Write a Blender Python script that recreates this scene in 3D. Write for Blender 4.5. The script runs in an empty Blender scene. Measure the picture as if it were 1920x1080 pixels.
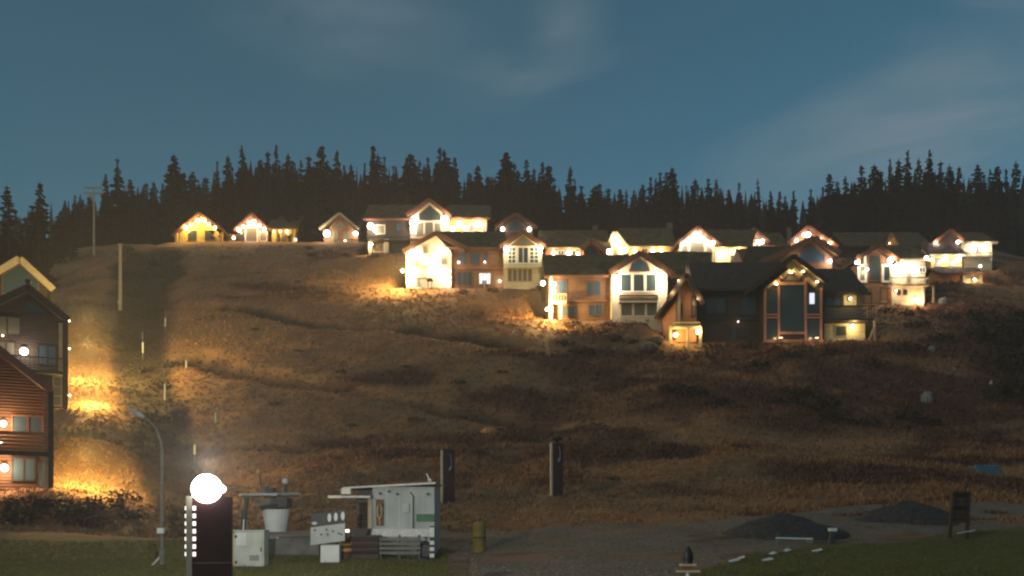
import bpy, math, random
import numpy as np
from mathutils import Vector

rnd = random.Random(7)
S = bpy.context.scene
COL = S.collection
PI = math.pi

# ------------------------------------------------------------------ camera
F = 1600.0          # focal length in photo pixels (photo is 1920 wide)
HV = 960.0          # photo row of the eye level
ZC = 1.7            # eye height above the datum
cam_d = bpy.data.cameras.new('camera')
cam = bpy.data.objects.new('camera', cam_d)
COL.objects.link(cam)
cam.location = (0, 0, ZC)
cam.rotation_euler = (PI / 2, 0, 0)
cam_d.sensor_width = 36.0
cam_d.lens = 36.0 * F / 1920.0
cam_d.shift_y = (HV - 540.0) / 1920.0
cam_d.clip_start = 0.1
cam_d.clip_end = 6000
S.camera = cam

# ------------------------------------------------------------------ sky, moon, exposure
SUN_EL, SUN_AZ = math.radians(26), math.radians(226)     # azimuth clockwise from +Y (moon behind the camera, to the left)
CLOUD = (4.0, 4.9, 5.6)
w = bpy.data.worlds.new('World')
S.world = w
w.use_nodes = True
wn, wl = w.node_tree.nodes, w.node_tree.links
wn.clear()
out = wn.new('ShaderNodeOutputWorld')
bg = wn.new('ShaderNodeBackground')
bg.inputs['Strength'].default_value = 0.055
sky = wn.new('ShaderNodeTexSky')
sky.sky_type = 'NISHITA'
sky.sun_disc = False
sky.sun_elevation = SUN_EL
sky.sun_rotation = SUN_AZ
sky.air_density = 1.0
sky.dust_density = 1.0
sky.ozone_density = 1.0
hs = wn.new('ShaderNodeHueSaturation')
hs.inputs['Saturation'].default_value = 0.97
hs.inputs['Hue'].default_value = 0.478
wl.new(sky.outputs[0], hs.inputs['Color'])
tc = wn.new('ShaderNodeTexCoord')
tint = wn.new('ShaderNodeMixRGB'); tint.blend_type = 'MULTIPLY'; tint.inputs['Fac'].default_value = 1.0
tint.inputs['Color2'].default_value = (0.47, 0.92, 1.00, 1)
wl.new(hs.outputs[0], tint.inputs['Color1'])
# thin moonlit clouds: a few soft banks at fixed directions, broken up by noise
nz = wn.new('ShaderNodeTexNoise')
nz.inputs['Scale'].default_value = 5.0
nz.inputs['Detail'].default_value = 6
nz.inputs['Roughness'].default_value = 0.55
nz.inputs['Distortion'].default_value = 0.6
mp = wn.new('ShaderNodeMapping')
mp.inputs['Rotation'].default_value = (0, math.radians(-18), 0)
mp.inputs['Scale'].default_value = (0.8, 1.0, 2.2)
wl.new(tc.outputs['Generated'], mp.inputs[0]); wl.new(mp.outputs[0], nz.inputs['Vector'])
nr = wn.new('ShaderNodeMapRange'); nr.inputs['From Min'].default_value = 0.36; nr.inputs['From Max'].default_value = 0.66
nr.inputs['To Min'].default_value = 0.15
wl.new(nz.outputs[0], nr.inputs['Value'])
nd = wn.new('ShaderNodeVectorMath'); nd.operation = 'MULTIPLY_ADD'
nd.inputs[1].default_value = (.10, .10, .10); wl.new(nz.outputs[1], nd.inputs[0]); wl.new(tc.outputs['Generated'], nd.inputs[2])
last = tint.outputs[0]
for (az, el, wa, wb, tilt, amt) in [(-9.5, 30.0, 9.0, 4.5, 0, .32), (4.0, 30.5, 3.0, 3.0, 20, .34), (1.5, 26.8, 7.0, 1.6, 14, .30), (27, 22.0, 13.0, 5.0, 12, .75), (31, 28.5, 3.5, 2.5, -10, .5),
                                    (-75, 30, 16, 6, 5, .45), (80, 34, 18, 7, 0, .5), (150, 30, 20, 7, 10, .45), (-140, 40, 20, 8, -8, .45), (20, 60, 20, 9, 10, .4)]:
    a, e_ = math.radians(az), math.radians(el)
    c_ = Vector((math.sin(a) * math.cos(e_), math.cos(a) * math.cos(e_), math.sin(e_)))
    r_ = Vector((math.cos(a), -math.sin(a), 0)); u_ = r_.cross(c_)
    t_ = math.radians(tilt)
    ra = r_ * math.cos(t_) + u_ * math.sin(t_); ua = -r_ * math.sin(t_) + u_ * math.cos(t_)
    sub = wn.new('ShaderNodeVectorMath'); sub.operation = 'SUBTRACT'; sub.inputs[1].default_value = c_ + Vector((.05, .05, .05)); wl.new(nd.outputs[0], sub.inputs[0])
    ds = []
    for ax_, wd in ((ra, wa), (ua, wb), (c_, 25)):
        dt = wn.new('ShaderNodeVectorMath'); dt.operation = 'DOT_PRODUCT'; dt.inputs[1].default_value = ax_ / math.radians(wd); wl.new(sub.outputs[0], dt.inputs[0]); ds.append(dt.outputs['Value'])
    cb_ = wn.new('ShaderNodeCombineXYZ')
    for k_, q_ in enumerate(ds): wl.new(q_, cb_.inputs[k_])
    ln = wn.new('ShaderNodeVectorMath'); ln.operation = 'LENGTH'; wl.new(cb_.outputs[0], ln.inputs[0])
    mr = wn.new('ShaderNodeMapRange'); mr.interpolation_type = 'SMOOTHSTEP'
    mr.inputs['From Min'].default_value = 1.25; mr.inputs['From Max'].default_value = 0.0; mr.inputs['To Max'].default_value = amt
    wl.new(ln.outputs['Value'], mr.inputs['Value'])
    ml = wn.new('ShaderNodeMath'); ml.operation = 'MULTIPLY'; wl.new(mr.outputs[0], ml.inputs[0]); wl.new(nr.outputs[0], ml.inputs[1])
    mc = wn.new('ShaderNodeMixRGB'); mc.inputs['Color2'].default_value = (CLOUD[0], CLOUD[1], CLOUD[2], 1)
    wl.new(ml.outputs[0], mc.inputs['Fac']); wl.new(last, mc.inputs['Color1']); last = mc.outputs[0]
wl.new(last, bg.inputs['Color'])
wl.new(bg.outputs[0], out.inputs['Surface'])

sun_d = bpy.data.lights.new('moon', 'SUN')
sun_d.energy = 0.50
sun_d.angle = math.radians(3)
sun_d.color = (1.0, 0.72, 0.52)
sun = bpy.data.objects.new('moon', sun_d)
COL.objects.link(sun)
sd = Vector((math.sin(SUN_AZ) * math.cos(SUN_EL), math.cos(SUN_AZ) * math.cos(SUN_EL), math.sin(SUN_EL)))
sun.rotation_euler = (-sd).to_track_quat('-Z', 'Y').to_euler()
sun.location = sd * 300

S.view_settings.view_transform = 'Standard'
S.view_settings.look = 'None'
S.view_settings.exposure = 0.0
S.view_settings.gamma = 1.0
S.view_settings.use_curve_mapping = False
HAZE = 0.00065
S.render.engine = 'CYCLES'
S.cycles.volume_bounces = 0
S.cycles.use_denoising = True
S.cycles.max_bounces = 5
S.cycles.diffuse_bounces = 3
S.cycles.glossy_bounces = 2
S.cycles.transparent_max_bounces = 6
S.cycles.sample_clamp_indirect = 2.0
S.cycles.caustics_reflective = False
S.cycles.caustics_refractive = False
S.cycles.use_light_tree = True
S.cycles.pixel_filter_type = 'BLACKMAN_HARRIS'
S.cycles.filter_width = 2.3

# ------------------------------------------------------------------ materials
def mat(name, c1, c2=None, scale=3.0, rough=0.8, bump=0.0, bands=0.0, stretch=(1, 1, 1), bump_scale=None, metal=0.0, spec=0.3):
    """two-tone noise material, object space; bands > 0 adds horizontal board joints that many per metre (relief only)"""
    m = bpy.data.materials.new(name)
    m.use_nodes = True
    n, l = m.node_tree.nodes, m.node_tree.links
    b = n['Principled BSDF']
    b.inputs['Roughness'].default_value = rough
    b.inputs['Metallic'].default_value = metal
    b.inputs['Specular IOR Level'].default_value = spec
    c2 = c2 or tuple(x * 0.7 for x in c1)
    t = n.new('ShaderNodeTexCoord')
    mp_ = n.new('ShaderNodeMapping')
    mp_.inputs['Scale'].default_value = stretch
    l.new(t.outputs['Object'], mp_.inputs[0])
    no = n.new('ShaderNodeTexNoise')
    no.inputs['Scale'].default_value = scale
    no.inputs['Detail'].default_value = 4
    l.new(mp_.outputs[0], no.inputs['Vector'])
    r = n.new('ShaderNodeValToRGB')
    r.color_ramp.elements[0].position = 0.35; r.color_ramp.elements[0].color = (*c2, 1)
    r.color_ramp.elements[1].position = 0.65; r.color_ramp.elements[1].color = (*c1, 1)
    l.new(no.outputs[0], r.inputs[0])
    l.new(r.outputs[0], b.inputs['Base Color'])
    h = None
    if bands:
        wv = n.new('ShaderNodeTexWave')
        wv.wave_type = 'BANDS'; wv.bands_direction = 'Z'; wv.wave_profile = 'SIN'
        wv.inputs['Scale'].default_value = bands * 2 * PI / 20.0
        wv.inputs['Distortion'].default_value = 0.3
        l.new(t.outputs['Object'], wv.inputs['Vector'])
        h = wv.outputs['Fac']
        bp = n.new('ShaderNodeBump')
        bp.inputs['Strength'].default_value = 0.7
        bp.inputs['Distance'].default_value = 0.05
        l.new(h, bp.inputs['Height'])
        l.new(bp.outputs[0], b.inputs['Normal'])
    elif bump:
        nb = n.new('ShaderNodeTexNoise')
        nb.inputs['Scale'].default_value = bump_scale or scale * 3
        nb.inputs['Detail'].default_value = 6
        l.new(mp_.outputs[0], nb.inputs['Vector'])
        bp = n.new('ShaderNodeBump')
        bp.inputs['Strength'].default_value = 1.0
        bp.inputs['Distance'].default_value = bump
        l.new(nb.outputs[0], bp.inputs['Height'])
        l.new(bp.outputs[0], b.inputs['Normal'])
    return m

def emit(name, col, strength):
    m = bpy.data.materials.new(name)
    m.use_nodes = True
    n, l = m.node_tree.nodes, m.node_tree.links
    b = n['Principled BSDF']
    b.inputs['Base Color'].default_value = (0.8, 0.8, 0.8, 1)
    b.inputs['Emission Color'].default_value = (*col, 1)
    b.inputs['Emission Strength'].default_value = strength
    m.cycles.emission_sampling = 'NONE'
    return m

M = {}
M['log_brown'] = mat('brown_log', (0.20, 0.105, 0.05), (0.13, 0.065, 0.03), 2, 0.75, bands=4, stretch=(.3, .3, 3))
M['log_dark'] = mat('dark_board', (0.055, 0.038, 0.03), (0.035, 0.025, 0.02), 2, 0.8, bands=5, stretch=(.3, .3, 3))
M['log_red'] = mat('red_board', (0.125, 0.055, 0.032), (0.085, 0.037, 0.022), 2, 0.75, bands=5, stretch=(.3, .3, 3))
M['log_yellow'] = mat('golden_board', (0.50, 0.33, 0.10), (0.40, 0.24, 0.07), 2, 0.7, bands=5, stretch=(.3, .3, 3))
M['board_orange'] = mat('orange_board', (0.42, 0.18, 0.08), (0.34, 0.14, 0.06), 2, 0.7, bands=5, stretch=(.3, .3, 3))
M['cream'] = mat('cream_board', (0.64, 0.55, 0.39), (0.54, 0.45, 0.31), 1.5, 0.7, bands=5, stretch=(.4, .4, 2))
M['grey_board'] = mat('grey_board', (0.16, 0.14, 0.12), (0.10, 0.09, 0.08), 2, 0.8, bands=5, stretch=(.3, .3, 3))
M['trim_red'] = mat('red_trim', (0.22, 0.085, 0.05), (0.16, 0.06, 0.038), 3, 0.65)
M['timber_red'] = mat('red_timber', (0.40, 0.19, 0.125), (0.31, 0.14, 0.09), 3, 0.65)
M['trim_brown'] = mat('brown_trim', (0.19, 0.085, 0.045), (0.13, 0.055, 0.03), 3, 0.7)
M['trim_dark'] = mat('dark_trim', (0.045, 0.032, 0.026), (0.03, 0.022, 0.018), 3, 0.7)
M['trim_cream'] = mat('cream_trim', (0.72, 0.66, 0.54), (0.62, 0.56, 0.46), 3, 0.6)
M['trim_pale'] = mat('pale_wood', (0.45, 0.36, 0.25), (0.36, 0.28, 0.19), 3, 0.7)
M['turf'] = mat('turf', (0.13, 0.095, 0.040), (0.065, 0.052, 0.024), 0.9, 0.95, bump=0.15, bump_scale=5)
M['shingle'] = mat('dark_shingle', (0.075, 0.050, 0.038), (0.045, 0.032, 0.026), 1.5, 0.85, bump=0.05, bump_scale=9)
M['roof_brown'] = mat('brown_roof', (0.085, 0.048, 0.026), (0.055, 0.034, 0.02), 1.2, 0.9, bump=0.08, bump_scale=6)
M['stone'] = mat('grey_stone', (0.20, 0.165, 0.13), (0.09, 0.075, 0.06), 2.2, 0.9, bump=0.12, bump_scale=3)
M['rubble'] = mat('rubble_stone', (0.17, 0.115, 0.075), (0.07, 0.05, 0.035), 2.2, 0.95, bump=0.15, bump_scale=3)
M['snowstone'] = mat('pale_stone', (0.24, 0.235, 0.22), (0.13, 0.13, 0.125), 2.5, 0.9, bump=0.08, bump_scale=5)
M['metal_pale'] = mat('galvanised_metal', (0.42, 0.42, 0.41), (0.33, 0.33, 0.32), 5, 0.5, metal=0.25)
M['metal_lamp'] = mat('dull_metal', (0.17, 0.155, 0.13), (0.12, 0.11, 0.095), 5, 0.7)
M['metal_dark'] = mat('dark_metal', (0.055, 0.06, 0.065), (0.04, 0.042, 0.045), 5, 0.55, metal=0.3)
M['pole_wood'] = mat('weathered_pole', (0.36, 0.32, 0.26), (0.25, 0.22, 0.18), 3, 0.85, stretch=(3, 3, .4))
M['white_paint'] = mat('white_paint', (0.62, 0.63, 0.62), (0.50, 0.51, 0.50), 1.6, 0.55)
M['white_wall'] = mat('white_panel', (0.43, 0.44, 0.44), (0.31, 0.325, 0.33), 1.3, 0.6, stretch=(1, 1, .5))
M['cabinet'] = mat('grey_green_panel', (0.45, 0.47, 0.43), (0.35, 0.37, 0.33), 2, 0.6)
M['concrete'] = mat('concrete', (0.15, 0.145, 0.135), (0.09, 0.088, 0.082), 2, 0.9, bump=0.02)
M['maroon'] = mat('maroon_panel', (0.055, 0.018, 0.02), (0.035, 0.014, 0.016), 2, 0.5)
M['panel_edge'] = mat('pale_edge', (0.42, 0.36, 0.29), (0.33, 0.28, 0.23), 4, 0.6)
M['black'] = mat('black_plastic', (0.018, 0.017, 0.017), (0.012, 0.012, 0.012), 4, 0.5)
M['green_sign'] = mat('green_sign', (0.03, 0.14, 0.055), (0.022, 0.10, 0.04), 3, 0.5)
M['orange_plastic'] = mat('orange_plastic', (0.52, 0.27, 0.08), (0.42, 0.2, 0.06), 3, 0.5)
M['yellow_pad'] = mat('yellow_pad', (0.19, 0.145, 0.025), (0.11, 0.085, 0.02), 3, 0.7)
M['blue_tarp'] = mat('blue_tarp', (0.05, 0.13, 0.19), (0.035, 0.09, 0.13), 2, 0.6, bump=0.05, bump_scale=4)
M['rope'] = mat('rope', (0.50, 0.44, 0.33), (0.36, 0.30, 0.2), 9, 0.9)
M['needle'] = mat('spruce_needle', (0.026, 0.020, 0.014), (0.014, 0.011, 0.009), 0.8, 0.95, spec=0.1)
M['bark'] = mat('spruce_bark', (0.06, 0.045, 0.035), (0.035, 0.027, 0.02), 3, 0.95)
M['shrub'] = mat('shrub_leaf', (0.055, 0.042, 0.026), (0.028, 0.024, 0.017), 1.2, 0.95, spec=0.1)
M['rockpile'] = mat('dark_gravel_heap', (0.070, 0.060, 0.056), (0.034, 0.030, 0.029), 5, 0.95, bump=0.08, bump_scale=14)

def glass_mat(name, tint, rough=0.08):
    m = bpy.data.materials.new(name); m.use_nodes = True
    n, l = m.node_tree.nodes, m.node_tree.links
    b = n['Principled BSDF']
    b.inputs['Base Color'].default_value = (*tint, 1)
    b.inputs['Roughness'].default_value = rough
    b.inputs['IOR'].default_value = 1.5
    b.inputs['Specular IOR Level'].default_value = 0.5
    t = n.new('ShaderNodeTexCoord')
    no = n.new('ShaderNodeTexNoise'); no.inputs['Scale'].default_value = 0.7
    l.new(t.outputs['Object'], no.inputs['Vector'])
    bp = n.new('ShaderNodeBump'); bp.inputs['Strength'].default_value = 0.15; bp.inputs['Distance'].default_value = 0.05
    l.new(no.outputs[0], bp.inputs['Height']); l.new(bp.outputs[0], b.inputs['Normal'])
    return m
M['glass'] = glass_mat('window_glass', (0.030, 0.040, 0.042), 0.2)
M['glass_blue'] = glass_mat('blue_window_glass', (0.035, 0.06, 0.085), 0.3)
M['glass_warm'] = glass_mat('curtained_glass', (0.13, 0.115, 0.08), 0.35)
M['lamp'] = emit('warm_lamp', (1.0, 0.82, 0.55), 7.0)
M['lamp_white'] = emit('white_lamp', (1.0, 0.95, 0.84), 7.0)
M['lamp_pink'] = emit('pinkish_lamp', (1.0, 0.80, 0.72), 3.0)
M['flood'] = emit('floodlight', (0.97, 1.0, 0.93), 14.0)
M['lit_window'] = emit('lit_window', (0.80, 0.82, 1.0), 0.9)
M['led'] = emit('led', (1.0, 0.90, 0.82), 1.6)
M['soffit_light'] = emit('soffit_light', (1.0, 0.72, 0.36), 0.9)

# ------------------------------------------------------------------ mesh helpers
class MB:
    def __init__(self):
        self.v = []; self.f = []
    def add(self, vs, fs):
        o = len(self.v)
        self.v += [tuple(p) for p in vs]
        self.f += [tuple(i + o for i in q) for q in fs]
        return self
    def box(self, x0, x1, y0, y1, z0, z1):
        x0, x1 = min(x0, x1), max(x0, x1); y0, y1 = min(y0, y1), max(y0, y1); z0, z1 = min(z0, z1), max(z0, z1)
        return self.add([(x0, y0, z0), (x1, y0, z0), (x1, y1, z0), (x0, y1, z0), (x0, y0, z1), (x1, y0, z1), (x1, y1, z1), (x0, y1, z1)],
                        [(0, 3, 2, 1), (4, 5, 6, 7), (0, 1, 5, 4), (1, 2, 6, 5), (2, 3, 7, 6), (3, 0, 4, 7)])
    def prism_y(self, poly, y0, y1):            # polygon in (x, z), counter-clockwise seen from -y
        n = len(poly)
        vs = [(x, y0, z) for x, z in poly] + [(x, y1, z) for x, z in poly]
        fs = [tuple(range(n)), tuple(reversed(range(n, 2 * n)))]
        fs += [((i + 1) % n, i, n + i, n + (i + 1) % n) for i in range(n)]
        return self.add(vs, fs)
    def prism_x(self, poly, x0, x1):            # polygon in (y, z)
        n = len(poly)
        vs = [(x0, y, z) for y, z in poly] + [(x1, y, z) for y, z in poly]
        fs = [tuple(reversed(range(n))), tuple(range(n, 2 * n))]
        fs += [(i, (i + 1) % n, n + (i + 1) % n, n + i) for i in range(n)]
        return self.add(vs, fs)
    def beam(self, p, q, wd, h):
        p, q = Vector(p), Vector(q); d = (q - p).normalized()
        up = Vector((0, 0, 1)) if abs(d.z) < 0.95 else Vector((0, 1, 0))
        s = d.cross(up).normalized(); u = s.cross(d).normalized()
        vs = []
        for c in (p, q):
            for a, b in ((-1, -1), (1, -1), (1, 1), (-1, 1)):
                vs.append(c + s * (a * wd / 2) + u * (b * h / 2))
        return self.add(vs, [(0, 1, 2, 3), (7, 6, 5, 4), (0, 4, 5, 1), (1, 5, 6, 2), (2, 6, 7, 3), (3, 7, 4, 0)])
    def tube(self, pts, rad, n=8):
        pts = [Vector(p) for p in pts]
        if not isinstance(rad, (list, tuple)): rad = [rad] * len(pts)
        vs, fs = [], []
        for i, p in enumerate(pts):
            d = (pts[min(i + 1, len(pts) - 1)] - pts[max(i - 1, 0)]).normalized()
            a = Vector((1, 0, 0)) if abs(d.x) < 0.9 else Vector((0, 1, 0))
            s = d.cross(a).normalized(); t = d.cross(s)
            for k in range(n):
                g = 2 * PI * k / n
                vs.append(p + (s * math.cos(g) + t * math.sin(g)) * rad[i])
        for i in range(len(pts) - 1):
            for k in range(n):
                fs.append((i * n + k, i * n + (k + 1) % n, (i + 1) * n + (k + 1) % n, (i + 1) * n + k))
        fs.append(tuple(range(n))); fs.append(tuple(reversed(range((len(pts) - 1) * n, len(pts) * n))))
        return self.add(vs, fs)
    def ball(self, c, r, seg=10, rings=6, sz=1.0):
        vs = [(c[0], c[1], c[2] + r * sz)]
        for i in range(1, rings):
            a = PI * i / rings
            for k in range(seg):
                g = 2 * PI * k / seg
                vs.append((c[0] + r * math.sin(a) * math.cos(g), c[1] + r * math.sin(a) * math.sin(g), c[2] + r * sz * math.cos(a)))
        vs.append((c[0], c[1], c[2] - r * sz))
        fs = [(0, 1 + k, 1 + (k + 1) % seg) for k in range(seg)]
        for i in range(rings - 2):
            for k in range(seg):
                fs.append((1 + i * seg + k, 1 + (i + 1) * seg + k, 1 + (i + 1) * seg + (k + 1) % seg, 1 + i * seg + (k + 1) % seg))
        e = len(vs) - 1
        fs += [(e, e - seg + (k + 1) % seg, e - seg + k) for k in range(seg)]
        return self.add(vs, fs)
    def slab(self, a, b, c, d, th, nu=1, nv=1, jit=0.0):
        """roof sheet a-b-c-d (bottom left, bottom right, top right, top left), thickness below, jittered top"""
        a, b, c, d = map(Vector, (a, b, c, d))
        n = (b - a).cross(d - a).normalized()
        if n.z < 0: n = -n
        vs, fs = [], []
        for j in range(nv + 1):
            for i in range(nu + 1):
                s, t = i / nu, j / nv
                p = (a * (1 - s) + b * s) * (1 - t) + (d * (1 - s) + c * s) * t
                vs.append(p + n * (rnd.uniform(-jit, jit) if jit else 0))
        o = len(vs)
        W_ = nu + 1
        for j in range(nv):
            for i in range(nu):
                fs.append((j * W_ + i, j * W_ + i + 1, (j + 1) * W_ + i + 1, (j + 1) * W_ + i))
        for p in (a, b, c, d): vs.append(p - n * th)
        fs.append((o + 3, o + 2, o + 1, o))
        fs.append(tuple(range(0, nu + 1))[::-1] + (o, o + 1))
        fs.append(tuple(nv * W_ + i for i in range(nu + 1)) + (o + 2, o + 3))
        fs.append(tuple(j * W_ for j in range(nv + 1)) + (o + 3, o))
        fs.append(tuple(j * W_ + nu for j in range(nv + 1))[::-1] + (o + 1, o + 2))
        return self.add(vs, fs)
    def mesh(self, name, m):
        me = bpy.data.meshes.new(name)
        me.from_pydata(self.v, [], self.f)
        if m is not None: me.materials.append(m)
        me.update()
        return me
    def build(self, name, m, parent=None, loc=None, smooth=False):
        me = self.mesh(name, m)
        if smooth:
            me.polygons.foreach_set('use_smooth', [True] * len(me.polygons))
        o = bpy.data.objects.new(name, me)
        COL.objects.link(o)
        if parent is not None: o.parent = parent
        if loc is not None: o.location = loc
        return o

def tag(o, label=None, cat=None, group=None, kind=None):
    if label: o['label'] = label
    if cat: o['category'] = cat
    if group: o['group'] = group
    if kind: o['kind'] = kind
    return o

def empty(name, loc, label, cat, group=None):
    o = bpy.data.objects.new(name, None)
    o.location = loc
    o.empty_display_size = 0.3
    COL.objects.link(o)
    return tag(o, label, cat, group)

def point_light(parent, loc, power, col, r=0.12):
    d = bpy.data.lights.new('lamp_light', 'POINT')
    d.energy = power; d.color = col; d.shadow_soft_size = r
    o = bpy.data.objects.new('lamp_light', d)
    COL.objects.link(o)
    o.parent = parent; o.location = loc
    return o

# ------------------------------------------------------------------ terrain
ROWS = np.array([455, 480, 540, 600, 650, 700, 800, 900, 940, 1000, 1060], float)[::-1]
DIST = np.array([164, 150, 129, 113, 102, 92, 75, 59, 52, 40, 30], float)[::-1]
PY = [-1500, -60, 0, 12, 22]
PZ = [-6.0, -2.0, -1.3, -1.2, -0.85]
for r_, d_ in zip(ROWS, DIST):
    PY.append(d_); PZ.append(ZC + (HV - r_) * d_ / F)
PY += [172, 200, 260, 330, 600, 1600]
zt = PZ[-1]
PZ += [zt + 1.6, zt + 5, zt + 8, zt + 7, zt - 30, zt - 60]
PY, PZ = np.array(PY, float), np.array(PZ, float)
_yy = np.concatenate([np.linspace(-1500, -60, 40), np.linspace(-59.5, 330, 780), np.linspace(332, 1600, 80)])
_zz = np.interp(_yy, PY, PZ)
_k = np.hanning(25); _k /= _k.sum()
_sm = np.convolve(_zz, _k, mode='same')
_in = (_yy > -40) & (_yy < 310)
_zz = np.where(_in, _sm, _zz)

def prof(y): return np.interp(y, _yy, _zz)

def row_D(v):
    """distance at which the smooth hill shows at photo row v"""
    ys = np.linspace(24, 168, 1500)
    rows = HV - (prof(ys) - ZC) * F / ys
    return float(np.interp(-v, -rows, ys))

_rs = np.random.RandomState(3)
_tab = _rs.rand(256, 256)
def vnoise(x, y):
    xi, yi = np.floor(x).astype(int), np.floor(y).astype(int)
    fx, fy = x - xi, y - yi
    fx = fx * fx * (3 - 2 * fx); fy = fy * fy * (3 - 2 * fy)
    a = _tab[xi & 255, yi & 255]; b = _tab[(xi + 1) & 255, yi & 255]
    c = _tab[xi & 255, (yi + 1) & 255]; d = _tab[(xi + 1) & 255, (yi + 1) & 255]
    return (a * (1 - fx) + b * fx) * (1 - fy) + (c * (1 - fx) + d * fx) * fy - 0.5

def sstep(a, b, x):
    t = np.clip((x - a) / (b - a), 0, 1)
    return t * t * (3 - 2 * t)

PADS = []      # (x0, x1, y0, y1, z, margin)
BUMPS = []     # (x, y, h, rx, ry)
DITCH = []     # polylines of (x, y), depth, width
def seg_dist(x, y, pl):
    d = np.full(np.shape(x), 1e9)
    for (ax, ay), (bx, by) in zip(pl[:-1], pl[1:]):
        vx, vy = bx - ax, by - ay
        t = np.clip(((x - ax) * vx + (y - ay) * vy) / (vx * vx + vy * vy), 0, 1)
        d = np.minimum(d, np.hypot(x - ax - t * vx, y - ay - t * vy))
    return d

def hill(x, y, fine=True):
    x = np.asarray(x, float); y = np.asarray(y, float)
    z = prof(y)
    u = 960 + F * x / np.maximum(y, 12)
    hi = sstep(62, 90, y)
    # broad relief
    amp = 0.15 + 0.85 * sstep(45, 70, y)
    z = z + amp * (2.2 * vnoise(x / 31 + 7.3, y / 26) + 0.9 * vnoise(x / 9.5, y / 8 + 3.1)) * (1 - 0.6 * sstep(140, 165, y))
    z = z - 3.0 * sstep(1760, 2000, u) * sstep(125, 160, y)
    z = z - 2.0 * sstep(230, 60, u) * sstep(120, 160, y)
    # lift track, a shallow valley running up on the left
    for pl, dep, wd in DITCH:
        z = z - dep * np.exp(-(seg_dist(x, y, pl) / wd) ** 2)
    for bx, by, h, rx, ry in BUMPS:
        z = z + h * np.exp(-((x - bx) / rx) ** 2 - ((y - by) / ry) ** 2)
    if fine:
        am = (0.25 + 0.75 * sstep(40, 60, y))
        z = z + am * (0.55 * vnoise(x / 3.1 + 11, y / 2.7) + 0.18 * vnoise(x / 1.2, y / 1.1 + 9) + 0.07 * vnoise(x / 0.55, y / 0.5))
    for x0, x1, y0, y1, pz, mg in PADS:
        d = np.maximum(np.maximum(x0 - x, x - x1), np.maximum(y0 - y, y - y1))
        wgt = 1 - sstep(0.0, mg, d)
        z = z * (1 - wgt) + pz * wgt
    return z

def gx(u, D): return (u - 960.0) / F * D
def gz(v, D): return ZC + (HV - v) / F * D
def ground(u, v, dz=0.0):
    """point of the hill that shows at photo pixel (u, v)"""
    ys = np.linspace(20, 170, 2400)
    zs = hill(gx(u, ys), ys)
    k = np.argmax(zs >= gz(v, ys))
    D = float(ys[k])
    return Vector((gx(u, D), D, float(zs[k]) + dz))
def gp(u, v):
    D = row_D(v); return (gx(u, D), D)

DITCH.append(([gp(435, 577), gp(560, 600), gp(640, 615), gp(770, 628), gp(870, 640), gp(960, 655)], 1.9, 1.25))
DITCH.append(([gp(360, 660), gp(440, 690), gp(560, 708), gp(700, 732), gp(830, 750), gp(960, 768), gp(1040, 782)], 1.9, 1.2))
DITCH.append(([gp(470, 815), gp(600, 828), gp(760, 842)], 1.0, .7))
TRACK = [gp(285, 468), gp(262, 560), gp(262, 650), gp(290, 740), gp(330, 860), gp(385, 960)]
DITCH.append((TRACK, 1.6, 5.0))
for u_, v_, h_, rx_, ry_ in [(725, 508, 2.6, 5.0, 3.0), (640, 500, 1.0, 6, 3), (1130, 650, 1.2, 5, 3), (1205, 652, 1.8, 3.5, 2.0), (1000, 570, 1.2, 3, 2.2),
                             (1500, 775, 1.2, 6, 3), (1300, 735, 1.0, 7, 3), (1650, 700, 1.2, 8, 3), (900, 690, 0.8, 8, 3), (620, 750, 0.7, 9, 3),
                             (140, 620, 2.0, 3.5, 4), (160, 845, 1.6, 5, 4), (1880, 600, 1.5, 5, 5), (1480, 880, .6, 5, 1.5), (1300, 815, .5, 6, 1.5), (1860, 490, 1.2, 8, 4)]:
    x_, y_ = gp(u_, v_); BUMPS.append((x_, y_, h_, rx_, ry_))

# ------------------------------------------------------------------ houses: a plan laid out on each facade plane
WARM = (1.0, 0.70, 0.36)
YEL = (1.0, 0.74, 0.22)
WHITE = (1.0, 0.84, 0.62)
LP = 1.05
_LAMP = {}

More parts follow.
